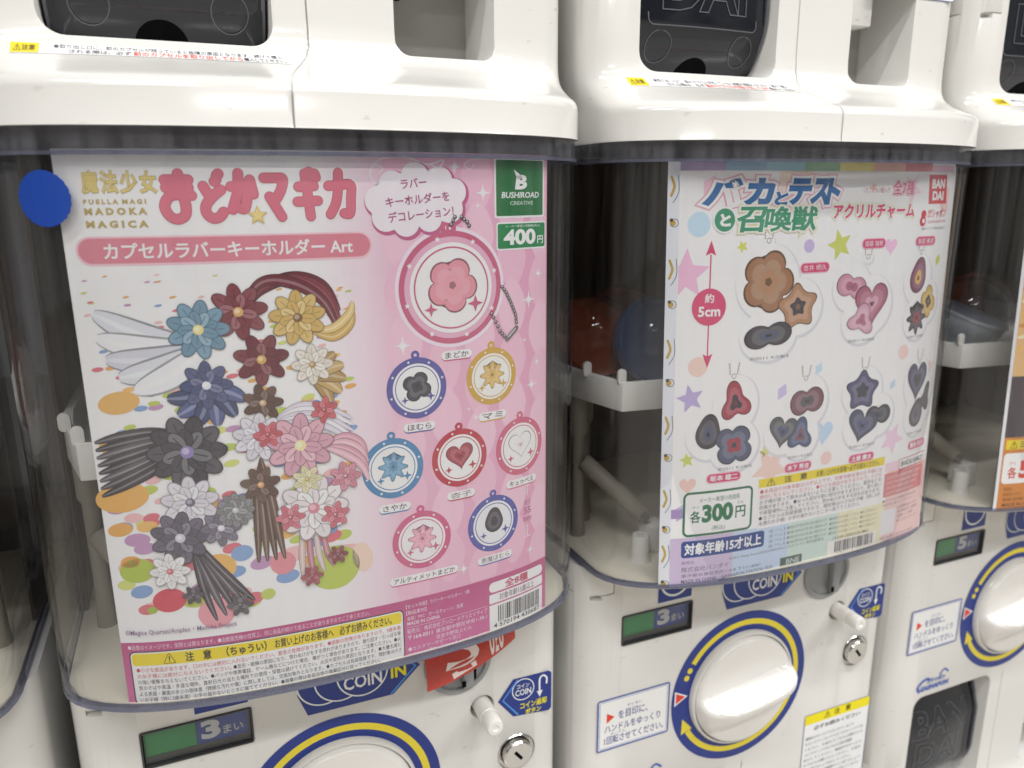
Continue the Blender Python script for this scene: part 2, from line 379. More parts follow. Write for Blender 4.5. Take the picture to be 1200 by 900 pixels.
def make_body(root):
    secs = []
    for z, s in SECT+[(120, 1), (351, 1)]:
        secs.append([(x, y, z) for x, y in blend(s)]+[(144, 330, z), (-144, 330, z)])
    V, F = loft(secs)
    o = mesh_obj('body', V, F, WHITE)
    cuts = [slab(rrect(-112, -14, 40.5, 160, 11, 8), -90, 58), slab(rrect(45, 99, 40.5, 118, 8, 8), -90, 46),
            slab(rrect(-111.6, -53.4, 288, 311, 1.5, 4), -9, 9), slab(circ(70, 307.4, 22), -9, 5), slab(circ(109.5, 228.5, 13.5, 32), -9, 10),
            slab(circ(85.7, 270.3, 8.2, 28), -9, 14)]
    # the seam between the two mouldings, a groove that swings aside over the lip
    path = [(-15.5, -2), (-15.5, 8), (-15.5, 15), (-15, 19), (-12.5, 23), (-9, 27), (-4.5, 31.5), (-0.5, 36), (1.8, 42), (2.2, 50), (2.0, 70), (1.6, 110), (1.6, 158)]
    dense = []
    for a, b in zip(path, path[1:]):
        for k in range(4): dense.append((a[0]+(b[0]-a[0])*k/4, a[1]+(b[1]-a[1])*k/4))
    dense.append(path[-1])
    secs = []
    for x, z in dense:
        ys = y_surface(x, max(z, 1)); secs.append([(x-.45, ys-25, z), (x+.45, ys-25, z), (x+.45, ys+1.8, z), (x-.45, ys+1.8, z)])
    cuts.append(loft(secs))
    for z in (93, 330):
        cuts.append(loft([[(-150, -9, zz), (-118.5, -9, zz), (-118.5, 1.4, zz), (-138, 3, zz), (-142.4, 12, zz), (-142.4, 200, zz), (-150, 200, zz)] for zz in (z-.45, z+.45)]))
        if z == 330: cuts.append(loft([[(-118.9, -9, zz), (-118.0, -9, zz), (-118.0, 1.6, zz), (-118.9, 1.6, zz)] for zz in (329.6, 355)]))
        cuts.append(slab(rrect(-135, -127, z-3.5, z-.2, .4), -9, 6))
    for c in cuts:
        co = cutter(c); md = o.modifiers.new('b', 'BOOLEAN'); md.operation = 'DIFFERENCE'; md.solver = 'EXACT'; md.object = co
        dg = bpy.context.evaluated_depsgraph_get(); dg.update()
        me = bpy.data.meshes.new_from_object(o.evaluated_get(dg)); o.modifiers.clear(); old = o.data; o.data = me; bpy.data.meshes.remove(old)
        cm = co.data; bpy.data.objects.remove(co); bpy.data.meshes.remove(cm)
    o.data.name = 'body'
    o.data.materials.clear(); o.data.materials.append(WHITE)
    for p in o.data.polygons: p.material_index = 0
    bevel_obj(o, 0.7, 2, 38)
    o.parent = root
    return o
def case_wall(name, z0, z1, off0, off1, mat, root, back=300.0, n=121, rows=2):
    po = resample(plan_bow(off=off0, back=back), n); pi = resample(plan_bow(off=off1, back=back), n)
    secs = [[(x, y, z0) for x, y in po], [(x, y, z1) for x, y in po], [(x, y, z1) for x, y in pi], [(x, y, z0) for x, y in pi], [(x, y, z0) for x, y in po]]
    V, F = loft(secs, cap=False, closed=False)
    F.append((0, n, 2*n, 3*n)); F.append((n-1, 2*n-1, 3*n-1, 4*n-1))
    return mesh_obj(name, V, F, mat, root, smooth=30)
flat = lambda yy: (lambda u, v, l: (u, yy-0.15-0.09*l, v))

def make_machine():
    root = empty('capsule_machine', (63, 410, 0), '', 'vending machine', 'row of capsule machines')
    make_body(root)
    # --- clear case
    cs = case_wall('clear_case', 355.8, 610.5, 0.0, 2.5, CLEAR, root)
    case_wall('rim', 610.5, 620.0, -0.2, 4.6, RIMC, root)
    case_wall('rim_highlight_ring', 608.9, 610.5, -0.9, 3.0, EDGEC, root)  # thin proud ring added to draw the highlight line under the rim
    case_wall('bottom_edge', 353.2, 355.8, -0.2, 2.7, EDGEC, root)
    # --- inside of the case
    pf = resample(plan_bow(off=3.0, back=300), 61)
    V, F = loft([[(x, y, 351.2) for x, y in pf], [(x, y, 356.0) for x, y in pf]]); mesh_obj('hopper_floor', V, F, CREAM, root)
    box('back_board', -137, 137, 175, 179, 356.2, 619.8, BROWN, root, 0)
    for sx in (-1, 1): box('added_dark_board', min(sx*137.4, sx*135.8), max(sx*137.4, sx*135.8), 64, 174.8, 356.2, 619.8, BROWN, root, 0)  # added dark sheets inside the clear sides, to keep the interior dark
    tp = [(-120, -6), (-60, -14), (0, -16), (60, -14), (120, -6), (130, 34), (133, 62), (133, 172), (-133, 172), (-133, 62), (-130, 34)]
    tq = [(x*.965, y+(2.2 if y < 100 else -2.2)) for x, y in tp]
    tray = mesh_obj('capsule_tray', *loft([[(x, y, 459) for x, y in tp], [(x, y, 478) for x, y in tp], [(x, y, 478) for x, y in tq], [(x, y, 462) for x, y in tq]]), plastic('white_inner_plastic', (0.74, 0.73, 0.69), 0.35), root)
    bevel_obj(tray, 0.6)
    for (x, y) in ((-119, -3), (-128, 26)):
        t = mesh_obj('tray_tab', *slab(rrect(x-3, x+3, 476, 486, 2.8, 5), y-1.2, y+1.2), MATS['white_inner_plastic'], tray); bevel_obj(t, .4)
    for (x, y) in ((-124, 44), (124, 44), (-108, 66), (108, 66)):
        mesh_obj('tray_leg', *lathe([(5.5, 356), (4.2, 385), (4.6, 430), (6.5, 434), (6.5, 459)], 16, x, y, 0, 'z'), LEGC, tray, smooth=40)
    ag = mesh_obj('agitator_arm', *tube((-122, 40, 412), (-92, 8, 379), 6.0), LEGC, root, smooth=40)
    mesh_obj('arm_screw', *tube((-94, 4, 380), (-95, 1.5, 380.6), 3.0, 12), CHROME, ag, smooth=40)
    po = mesh_obj('hopper_post', *lathe([(7.5, 356), (6, 360), (6, 373), (5.4, 374), (2.2, 374), (2.2, 371)], 24, -104, -8, 0, 'z'), MATS['white_inner_plastic'], root, smooth=40)
    box('hopper_block', -93, -80, -4, 12, 356.2, 375, MATS['white_inner_plastic'], root, 1.0)
    # --- dial
    dx, dz = -5.5, 228.0
    s = Sheet('dial_ring_sticker', root, flat(0)); s.annulus(dx, dz, 46.5, 62, BLUE, 1, n=96)
    s.annulus(dx, dz, 51.2, 55.6, YELLOW, 2, a0=-151, a1=146, n=80)
    for a in (152, 158.5): s.disc(dx+53.4*math.cos(R(a)), dz+53.4*math.sin(R(a)), 2.3, YELLOW, 2)
    a = R(-160); c_, s_ = math.cos(a), math.sin(a)
    def rad(r, t): return (dx+r*c_-t*s_, dz+r*s_+t*c_)
    s.poly([rad(49.2, 8.2), rad(58.2, 8.6), rad(58.2, 8.5), rad(54, -3.5)][::-1] if False else [rad(48.6, 8.0), rad(58.6, 8.0), rad(53.6, -4.5)], YELLOW, 3)
    s.poly([(dx-59.5, dz-1.5), (dx-48.2, dz+4.8), (dx-59.5, dz+11)], '#e8e8e8', 3); s.poly([(dx-58.4, dz+.4), (dx-50.4, dz+4.8), (dx-58.4, dz+9.2)], '#d8402e', 4)
    s.build()
    dial = mesh_obj('dial_base', *lathe([(46.6, 0.3), (46.6, -3.6), (45.8, -4.8), (44.6, -4.8), (44.2, -2.5), (44, 0.3)], 72, dx, 0, dz), WHITE, root, smooth=40)
    # knob: height field on a disc, a thick grip bar across a shallow dish
    NR, NA = 36, 96; V = []; F = []; ax = R(9)
    def hgt(x, z):
        p, q = x*math.cos(ax)+z*math.sin(ax), -x*math.sin(ax)+z*math.cos(ax); r = math.hypot(x, z)/44
        dome = 8.0+3.0*(1-r*r)
        t = q-4.5
        if t > 0: g = max(0, 1-t/5.0); g = g*g*(3-2*g)
        else: g = max(0, 1-(-t)/27.0); g = math.sin(g*PI/2)**1.3
        end = max(0.0, 1-abs(p/43)**4)
        return dome+19*g*end**.6-(3.2*max(0, min(1, t/8))*(1-r) if t > 0 else 0)
    for i in range(NR+1):
        rr = 44*i/NR
        for k in range(NA):
            x, z = rr*math.cos(2*PI*k/NA), rr*math.sin(2*PI*k/NA)
            h = hgt(x, z)
            e = max(0, (rr-40.5)/3.5); h = h-(h-2.0)*(1-math.sqrt(max(0, 1-e*e)))
            V.append((dx+x, -h, dz+z))
    for i in range(NR):
        for k in range(NA): F.append((i*NA+k, i*NA+(k+1) % NA, (i+1)*NA+(k+1) % NA, (i+1)*NA+k))
    b = len(V); V += [(dx+44*math.cos(2*PI*k/NA), 0.3, dz+44*math.sin(2*PI*k/NA)) for k in range(NA)]
    for k in range(NA): F.append((NR*NA+k, NR*NA+(k+1) % NA, b+(k+1) % NA, b+k))
    F.append(tuple(range(b, b+NA)))
    mesh_obj('dial_knob', V, F, KNOB, dial, smooth=50)
    # --- coin fittings
    cslot = mesh_obj('coin_slot', *lathe([(22.0, 4.9), (22.0, -1.6), (21.0, -2.6), (18.6, -2.6), (17.6, -1.0), (0.01, -1.0)], 48, 70, 0, 307.4), GREY, root, smooth=40)
    box('slot_plate', 71.5, 78.5, -6.5, -0.9, 291, 325, GREY, cslot, 1.0)
    box('slot_opening', 79.2, 81.6, -1.6, -0.9, 292, 323, BLACK, cslot, 0)
    box('slot_mark', 70.2, 72.8, -7.1, -6.6, 293, 297, BLACK, cslot, 0)
    bt = mesh_obj('return_button', *lathe([(6.0, 13.5), (6.0, -12), (5.6, -12.4), (5.6, -22.6), (4.8, -23.8), (2.2, -24.0), (1.8, -23.4), (.01, -23.4)], 32, 85.7, 0, 271), KNOB, root, smooth=35)
    lk = mesh_obj('lock', *lathe([(10.2, 9.8), (10.2, -3.0), (9.2, -4.0), (.01, -4.0)], 40, 109.5, 0, 228.5), CHROME, root, smooth=35)
    mesh_obj('lock_collar', *lathe([(13.3, 9.8), (13.3, 0.5), (12.6, -.2), (10.8, 1.2), (10.8, 9.8)], 40, 109.5, 0, 228.5), CHROME, lk, smooth=35)
    kh = [(109.5+x*math.cos(R(38))-z*math.sin(R(38)), 228.5+x*math.sin(R(38))+z*math.cos(R(38))) for x, z in ((-1.1, -3.8), (1.1, -3.8), (1.1, 3.8), (-1.1, 3.8))]
    mesh_obj('keyhole', *slab(kh, -4.35, -4.0), BLACK, lk)
    # --- stickers on the panel
    s = Sheet('coin_in_sticker', root, flat(0))
    s.poly([(-23, 296), (28, 296), (45.5, 312), (28, 331), (-28, 331), (-28, 310)], BLUE, 1)
    s.stroke([(27, 297), (42.5, 312), (28, 329)], 1.2, '#4f8fd8', 2, smooth=False)
    for k, cx in enumerate((-13, -3, 10)):
        s.disc(cx, 316, 15.2, BLUE, 2+2*k); s.annulus(cx, 316, 14.6, 15.5, '#dfe4ee', 3+2*k)
    s.text('COIN', -1.5, 306.5, 21.5, 315.5, '#e4e6ea', 8, bold=.02); s.text('コイン', 3, 319, 17, 323, '#e4e6ea', 8, bold=.02)
    s.text('IN', 27, 307.5, 36.5, 316, '#e6d81e', 8, bold=.03)
    s.build()
    s = Sheet('counter_sticker', root, flat(0)); s.rect(-83, 314.5, -55, 345, BLUE, 1); s.annulus(-69, 330, 11, 12.6, '#dfe4ee', 2)
    s.build()
    s = Sheet('coin_return_sticker', root, flat(0))
    s.poly([(96.6, 270.5), (107.4, 256.5), (133.2, 254.0), (135.1, 256), (135.1, 282.5), (133.2, 284.2), (107.4, 284.4)], BLUE, 1)
    s.stroke([(110.6, 257.3), (100, 270.5), (110.6, 283.2)], 1.1, '#4f8fd8', 2, smooth=False)
    s.annulus(114.5, 275.2, 7.3, 8.0, '#dfe4ee', 2); s.text('コイン', 110, 276.5, 119, 279.5, '#dfe4ee', 3, bold=.02); s.text('COIN', 108.8, 271, 120.2, 275.6, '#dfe4ee', 3, bold=.02)
    s.stroke([(131.5, 275.5), (131.5, 279.5), (129, 281.8), (126.5, 279.5), (126.5, 270.5)], 1.3, '#dfe4ee', 2)
    s.poly([(124.3, 271), (128.7, 271), (126.5, 266.4)], '#dfe4ee', 3)
    s.text('コイン返却', 112.5, 260.6, 131.5, 265.2, '#e6d81e', 3, bold=.03); s.text('ボタン', 116, 255.6, 127.5, 259.8, '#e6d81e', 3, bold=.03)
    s.build()
    s = Sheet('instruction_sticker', root, flat(0))
    s.rect(-129.2, 207.2, -69.4, 249.2, '#e3e5ea', 1, r=2); s.frame(-129.2, 207.2, -69.4, 249.2, 1.3, 2, '#4a5d9a', 2); s.frame(-127.2, 209.2, -71.4, 247.2, .45, 1.3, '#8a97c0', 2)
    s.poly([(-121.5, 229.5), (-121.5, 237.5), (-115.2, 233.5)], '#d8402e', 2)
    s.text('を目印に、', -112, 230.5, -88, 237.2, '#3a4a86', 2, bold=.01); s.text('めじるし', -105, 239, -93, 241, '#3a4a86', 2)
    s.text('ハンドルをゆっくり', -123, 221.5, -77, 227.8, '#3a4a86', 2, bold=.01); s.text('1回転させてください。', -123, 212, -74, 218.4, '#3a4a86', 2, bold=.01)
    s.text('かいてん', -118, 219, -106, 220.9, '#3a4a86', 2); s.build()
    s = Sheet('maker_logo_sticker', root, flat(0))
    s.stroke([(-108, 166), (-110, 171), (-104, 176), (-98, 177)], 2.4, '#3a55a8', 1); s.text('GASHAPON', -107, 165.5, -72, 170.5, '#3a55a8', 2, bold=.05, shear=.2)
    s.text('ガシャポン', -99, 172, -77, 177, '#3a55a8', 2, bold=.05, shear=.2); s.stroke([(-84, 178), (-79, 182), (-74, 178.5)], 1.6, '#3a55a8', 1); s.build()
    s = Sheet('caution_sticker', root, flat(0))
    s.rect(63, 96, 133.5, 180.5, '#e0e1e3', 1, r=2); s.frame(63, 96, 133.5, 180.5, .5, 2, '#3a4a86', 3); s.rect(63.5, 171, 133, 180, '#ecd410', 2)
    s.text('⚠  注　意', 84, 172.8, 112, 178.4, '#3a3208', 3, bold=.02); s.text('必ずお読みください', 74, 164, 124, 168, '#33353a', 2, bold=.02)
    rnd = random.Random(4); words = ['機械をゆすったり', 'たたいたりしないで', 'ください。お金を', '入れてからハンドルを', 'まわしてください。', 'カプセルは開けたら', 'すぐに捨てましょう', '小さなお子様は保護者', 'の方と遊んでください']
    z = 159
    for k in range(12):
        x1 = 129 if k % 3 else 118; s.text(words[k % 9]+words[(k*2+1) % 9], 66, z-3.1, x1, z, '#44464c', 2); z -= 5.1
    s.build()
    # --- flap door in the chute, coin return cup
    V = []; nx, nz = 20, 22
    def dy(x, z):
        t = (x+63)/46; b = 3.0*t*t
        return 8+b+(16*max(0, (66-z)/26)**1.6 if z < 66 else 0)-(2.2 if z >= 66 else 0)+max(0, (z-120)/40)*14
    def plate(y_add):
        return [(-63+46*(2*i/nx-1), dy(-63+46*(2*i/nx-1), 43+116*j/nz)+y_add, 43+116*j/nz) for j in range(nz+1) for i in range(nx+1)]
    A, B = plate(0), plate(3.0); n1 = nx+1; F = []
    for j in range(nz):
        for i in range(nx):
            a = j*n1+i; F.append((a, a+1, a+n1+1, a+n1)); o_ = len(A); F.append((o_+a, o_+a+n1, o_+a+n1+1, o_+a+1))
    bd = [i for i in range(n1)]+[j*n1+nx for j in range(1, nz+1)]+[nz*n1+i for i in range(nx-1, -1, -1)]+[j*n1 for j in range(nz-1, 0, -1)]
    for a, b in zip(bd, bd[1:]+bd[:1]): F.append((a, b, b+len(A), a+len(A)))
    door = mesh_obj('chute_door', A+B, F, SMOKE, root, smooth=30)
    hole = [(-63+12*math.cos(PI*k/20), 41.5+10.5*math.sin(PI*k/20)) for k in range(21)]
    V = [(x, dy(x, max(z, 43))-.5, z) for x, z in hole]+[(x, dy(x, max(z, 43))+.4, z) for x, z in hole]; n = len(hole)
    mesh_obj('finger_hole', V, [tuple(range(n))]+[(k, (k+1) % n, n+(k+1) % n, n+k) for k in range(n)], BLACK, door)
    def dmap(u, v, l): return (u, dy(u, v)-.30-.08*l, v)
    s = Sheet('embossed_lettering', door, dmap, curved=True)
    for word, z0, z1, x0, x1 in (('BAN', 107, 134, -97, -30), ('DAI', 76, 103, -93, -33)):
        V, F = glyphs(word, .03, 3, .009); a0, a1 = min(v[0] for v in V), max(v[0] for v in V); b0, b1 = min(v[1] for v in V), max(v[1] for v in V)
        s.raw([(x0+(v[0]-a0)/(a1-a0)*(x1-x0), z0+(v[1]-b0)/(b1-b0)*(z1-z0), 1+v[2]/.012*.5) for v in V], F, SMOKE_EDGE, 1)
    s.frame(-102, 67.5, -24, 152, .7, 4, SMOKE_EDGE, 1)
    for cx in (-92, -32): s.annulus(cx, 57, 8.2, 8.7, SMOKE_EDGE, 1, n=40)
    s.build()
    # cheeks of the flap: quarter-round side walls, lighter grey painted in for the rim glint
    for sg, nm in ((-1, 'door_cheek'), (1, 'door_cheek')):
        x = -63+sg*46.6; arc = [(9+50*(1-math.cos(PI/2*k/14)), 158-116*math.sin(PI/2*k/14)) for k in range(15)]
        arc = [(7+22*max(0, (80-z)/40)**2 if z < 80 else 7+max(0, (z-120)/38)*12, z) for _, z in arc]
        V = []; ni = len(arc)
        for xx in (x-.9, x+.9): V += [(xx, yy, z) for yy, z in arc]+[(xx, 56, z) for yy, z in arc]
        F = []
        for b in (0, 2*ni):
            for k in range(ni-1): F.append((b+k, b+k+1, b+ni+k+1, b+ni+k))
        for k in range(ni-1): F.append((k, k+1, 2*ni+k+1, 2*ni+k))
        mesh_obj(nm, V, F, SMOKE_EDGE, door)
    box('chute_back', -112.5, -13.5, 57.2, 57.9, 40.6, 160.5, BLACK, root, 0)
    ch = box('coin_chute', 48, 70, 8, 45.8, 78, 117.6, WHITE, root, 1.2)
    box('chute_slot', 49.5, 60, 20, 45.5, 76.5, 77.9, BLACK, ch, 0)
    box('cup_back', 45.5, 98.5, 45.2, 45.9, 41, 117.5, plastic('grey_cup_plastic', (0.38, 0.375, 0.35), 0.4), root, 0)
    # --- sticker on the lip under the door
    def lipmap(u, v, l):                       # v: 0..14 across the slope
        z = 30.8+v*5.6/14; return (u, y_surface(u, z)-.05-.03*l, z+.05+.07*l)
    s = Sheet('lip_sticker', root, lipmap, curved=True); s.vcuts = (1.75, 9.25)
    s.rect(-123, 0, -9, 14, '#e6e7e8', 1); s.rect(-122.4, .8, -111.5, 13.2, '#dcc62a', 2); s.text('⚠注意', -121, 3.4, -113, 10.6, '#6a5c18', 3, bold=.03)
    s.text('●取り出し口に、前のカプセルが残っていると故障の原因となります。続けて購入', -106, 7.6, -12, 12.6, '#5a5c66', 2, bold=.01)
    s.text('される際は、必ず', -100, 1.4, -76, 6.4, '#5a5c66', 2, bold=.01); s.text('前のカプセルを取り出してから', -75, 1.0, -30, 7.0, '#d8574c', 2, bold=.02); s.text('購入してください。', -29.5, 1.4, -11, 6.4, '#33353f', 2, bold=.02)
    s.build()
    return root
def add_counter(root, digit):
    fr = mesh_obj('counter_window', *ring_slab(rrect(-111.4, -53.6, 288.2, 310.8, 1.3), rrect(-110.5, -54.5, 289.1, 309.9, .8), -1.0, 8.6), DARK, root)
    bevel_obj(fr, .3)
    box('counter_back', -110.6, -54.4, 5.2, 8.7, 289.0, 310.0, plastic('grey_counter_back', (0.16, 0.16, 0.15), 0.35), fr, 0)
    box('green_panel', -109.6, -83.5, 2.8, 5.1, 293.0, 309.4, GREENP, fr, .2)
    box('blue_panel', -83.2, -55.8, 2.8, 5.1, 293.0, 309.4, plastic('blue_counter_plastic', (0.03, 0.07, 0.34), 0.35), fr, .2)
    s = Sheet('counter_lettering', fr, flat(2.75)); s.text(digit, -81, 295.4, -70.8, 307.2, '#cfd2d6', 2, bold=.05, res=4); s.text('まい', -69.5, 296.2, -58.6, 301.8, '#c2c6cc', 2, bold=.025)
    s.build()
    mesh_obj('window_lens', *slab(rrect(-109.9, -55.1, 289.7, 309.3, .7), .8, 1.2), LENS, fr)
    return fr
def copy_tree(o, parent=None):
    c = o.copy(); link(c); c.parent = parent
    for ch in list(o.children): copy_tree(ch, c)
    return c

proto = make_machine()
machines = {}
LAB = {(0, 0): 'white capsule machine with no poster in view, beside the one with the pink poster',
       (1, 0): 'white capsule machine with pink poster, blue dot sticker and red tag on coin slot',
       (2, 0): 'white capsule machine with the rainbow striped poster and three-coin window',
       (3, 0): 'white capsule machine with the orange poster and five-coin window',
       (1, 1): 'upper white capsule machine standing on the one with the pink poster',
       (2, 1): 'upper white capsule machine standing on the one with the rainbow striped poster',
       (3, 1): 'upper white capsule machine standing on the one with the orange poster'}
for (c, lv), lb in LAB.items():
    r = proto if (c, lv) == (1, 0) else copy_tree(proto)
    r.location = ((63+300*(c-1))*K, 410*K, lv*H*K); r['label'] = lb; r['group'] = 'capsule machines standing in a row, two high'
    machines[c, lv] = r
for (c, lv), r in machines.items():
    add_counter(r, '5' if c == 3 else '3')
    if lv: box('lid', -138, 138, -40, 320, 620.2, 628, WHITE, r, 2)


# ------------------------------------------------------------------ posters inside the cases (u: mm across from the machine's middle, v: mm, eye level = 0)
EYE = CAMZ*1000
class Bend:
    """paper bent to the bowed front; turns (u, v, layer) into machine coordinates"""
    def __init__(self, P, lean=0.0):
        self.P = P; L = [0]
        for a, b in zip(P, P[1:]): L.append(L[-1]+math.hypot(b[0]-a[0], b[1]-a[1]))
        k0 = min(range(len(P)), key=lambda i: abs(P[i][0])+(1e3 if P[i][1] > 0 else 0)); L = [l-L[k0] for l in L]; self.lean = lean
        T = [5.0*k for k in range(math.ceil(L[0]/5), math.floor(L[-1]/5)+1)]; Q = []; j = 0     # flat 5 mm facets, so stacked print layers never cross
        for t in T:
            while j < len(L)-2 and L[j+1] < t: j += 1
            f = (t-L[j])/max(L[j+1]-L[j], 1e-9); Q.append((P[j][0]+f*(P[j+1][0]-P[j][0]), P[j][1]+f*(P[j+1][1]-P[j][1])))
        self.P, self.L = Q, T
    def __call__(self, u, v, l):
        L, P = self.L, self.P; lo, hi = 0, len(L)-1
        while hi-lo > 1:
            m_ = (lo+hi)//2
            if L[m_] <= u: lo = m_
            else: hi = m_
        f = (u-L[lo])/max(L[hi]-L[lo], 1e-9); dx, dy = P[hi][0]-P[lo][0], P[hi][1]-P[lo][1]; n = math.hypot(dx, dy) or 1
        h = 0.05*l
        return (P[lo][0]+f*dx+dy/n*h, P[lo][1]+f*dy-dx/n*h+self.lean*(v+240)/257, v+EYE)
bend1 = Bend(plan_bow(off=3.9, back=60, N=900))
bend2 = Bend([(x, -58+3.9+1.5+7.0*(abs(x)/100)**3.6) for x in [-130+k*.5 for k in range(521)]], lean=8.0)
def poster(name, mach, label, bend):
    loc = mach.location; e = empty(name, (loc.x*1000, loc.y*1000-50, 354.0), label, 'poster', 'posters inside the clear cases')
    def mapf(u, v, l):
        x, y, z = bend(u, v, l); return (x, y+50, z-354.0)
    return e, mapf
def gradient_paper(name, stops, axis=0):
    """printed colour wash across a sheet: stops = [(mm, hex)]"""
    mt, nt, p = new_mat(name); p.inputs['Roughness'].default_value = .5; p.inputs['Specular IOR Level'].default_value = .3
    uv = nt.nodes.new('ShaderNodeUVMap'); uv.uv_map = 'paper'; sp = nt.nodes.new('ShaderNodeSeparateXYZ'); nt.links.new(uv.outputs[0], sp.inputs[0])
    mr = nt.nodes.new('ShaderNodeMapRange'); a, b = stops[0][0], stops[-1][0]
    mr.inputs['From Min'].default_value = a/100; mr.inputs['From Max'].default_value = b/100
    nt.links.new(sp.outputs[axis], mr.inputs['Value'])
    cr = nt.nodes.new('ShaderNodeValToRGB'); el = cr.color_ramp.elements
    while len(el) < len(stops): el.new(.5)
    for e, (q, h) in zip(el, stops): e.position = (q-a)/(b-a); e.color = [min(.86, c*1.12) for c in lin(h)]+[1]
    nt.links.new(mr.outputs[0], cr.inputs[0]); nt.links.new(cr.outputs[0], p.inputs['Base Color'])
    return mt

# ---- pink poster
e1, m1 = poster('pink_poster', machines[1, 0], 'pink and white paper poster with round keyring pictures and red lettering', bend1)
def sh(name, label=None): return Sheet(name, e1, m1, True, label)
s = sh('paper_sheet'); s.rect(-110.8, -239.2, 115, 18.3, gradient_paper('pink_paper_print', [(-110, '#e7e6e7'), (-12, '#e6e4e6'), (12, '#e2cfd9'), (30, '#dcaec3'), (70, '#dba6bf'), (115, '#d99cb8')]), 0); s.build(uv=True)
s = sh('diamond_pattern')
for i in range(5):
    for j in range(9):
        cx = 30+i*20; cz = 6-j*25.5-(12.7 if i % 2 else 0)
        if cz < -198: continue
        P = []
        for k in range(40):
            a = 2*PI*k/40; P.append((max(14, min(114, cx+9.0*math.copysign(abs(math.cos(a))**1.25, math.cos(a)))), max(-204.5, min(17.5, cz+15.5*math.copysign(abs(math.sin(a))**1.25, math.sin(a))))))
        s.poly(P, '#e4bccd' if (i+j) % 2 else '#e1b5c8', 0.4+.012*(i*9+j))
s.build()
s = sh('sparkles')
for (u, v, r) in ((29, -71, 5), (101, -54, 5), (108, -41, 3), (103, -100, 4), (107, -88, 2.4), (73, 0, 4.5), (70, -6, 1.8), (58, 12, 3.6), (33, -163, 3.4), (58, -195, 3.6), (102, -196, 3), (67, -112, 2.2), (63, -107, 1.6), (98, -75, 1.6)):
    s.star(u, v, r, '#f2e6ec', 2, n=4, inner=.2); s.star(u, v, r*.55, '#f2e6ec', 2.4, n=4, inner=.3, rot=PI/4)
s.build()
s = sh('scroll_ornament')
s.stroke([(28, 6), (20, 4), (17, 9), (22, 15), (34, 16), (44, 13), (52, 15), (50, 11.5), (46, 13)], .8, '#efdbe5', 1.4); s.stroke([(17, 9), (19, 12.4), (23, 11), (21, 8.6)], .6, '#efdbe5', 1.4)
s.stroke([(78, 16.3), (68, 15.6), (63, 13), (66, 11), (68.4, 13)], .6, '#efdbe5', 1.4); s.build()
# title, red rounded strokes
GL = [(-71.6, -56.6, [[(.15, .84), (.95, .84)], [(.17, .67), (.93, .67)], [(1.02, .5), (.6, .52), (.25, .47), (.07, .27), (.2, .06), (.47, -.02), (.74, .07), (.79, .3), (.68, .6), (.62, .97)]]),
      (-56.0, -43.6, [[(.1, .70), (.32, .5)], [(.62, .80), (.70, .84)], [(.74, .93), (.82, .97)], [(.88, .62), (.5, .48), (.16, .28), (.16, .1), (.42, -.01), (.72, .02), (.92, .13)]]),
      (-45.2, -31.4, [[(.1, .69), (.55, .70), (.72, .66), (.70, .42), (.58, .2), (.42, .2)], [(.42, .98), (.36, .6), (.1, .18)], [(.86, .84), (.97, .52)]]),
      (-30.8, -18.0, [[(.02, .88), (.55, .88), (.86, .86), (.76, .62), (.5, .40)], [(.22, .46), (.48, .22), (.72, 0)]]),
      (-17.4, -4.4, [[(.1, .68), (.8, .70)], [(.02, .34), (.95, .36)], [(.42, .98), (.5, .5), (.58, .0)], [(.62, 1.02), (.66, .95)], [(.86, .98), (.92, .90)]]),
      (-4.2, 10.6, [[(.05, .70), (.5, .72), (.93, .72), (.92, .4), (.86, .06), (.62, .06)], [(.46, 1.0), (.42, .6), (.3, .28), (.08, .04)]])]
s = sh('title_lettering', 'rounded red title lettering')
for j, (mt, wd, ly) in enumerate((('#f0e6ea', 5.6, 1.2), ('#b5596b', 4.5, 2.4), ('#cf7284', 3.9, 3.6))):
    for u0, u1, st in GL:
        for k, p in enumerate(st): s.stroke([(u0+1.8+x*(u1-u0-3.6), -9.6+z*18.6) for x, z in p], wd, mt, ly+.06*k, rise=.3)
s.star(-32.5, -8.9, 4.4, '#cdb46a', 5.2); s.star(-32.5, -8.7, 3.3, '#e3cf8a', 5.6); s.build()
s = sh('small_title')
for k, ch in enumerate('魔法少女'): s.text(ch, -100+k*7.5, 1.0, -93.9+k*7.5, 9.4, '#a8924e', 2, halo=.05); s.text(ch, -100+k*7.5, 1.0, -93.9+k*7.5, 9.4, '#d6c27c', 3, halo=.025); s.text(ch, -100+k*7.5, 1.0, -93.9+k*7.5, 9.4, '#d6c27c', 3.4)
for t, z0, z1 in (('P U E L L A  M A G I', -3.6, -1.6), ('M A D O K A', -8.0, -5.0), ('M A G I C A', -13.2, -10.2)): s.text(t, -100.5, z0, -76, z1, '#b29e5c', 2, bold=.05)
s.build()
s = sh('banner'); s.rect(-106.2, -28.8, 16.6, -16.6, '#e6bcc6', 1.4, r=6); s.rect(-105.2, -27.8, 15.6, -17.4, '#d0808f', 2, r=5.2)
s.text('カプセルラバーキーホルダー Art', -95, -26.2, 7.5, -19.2, '#f1eaee', 3, bold=.022, res=3); s.build()
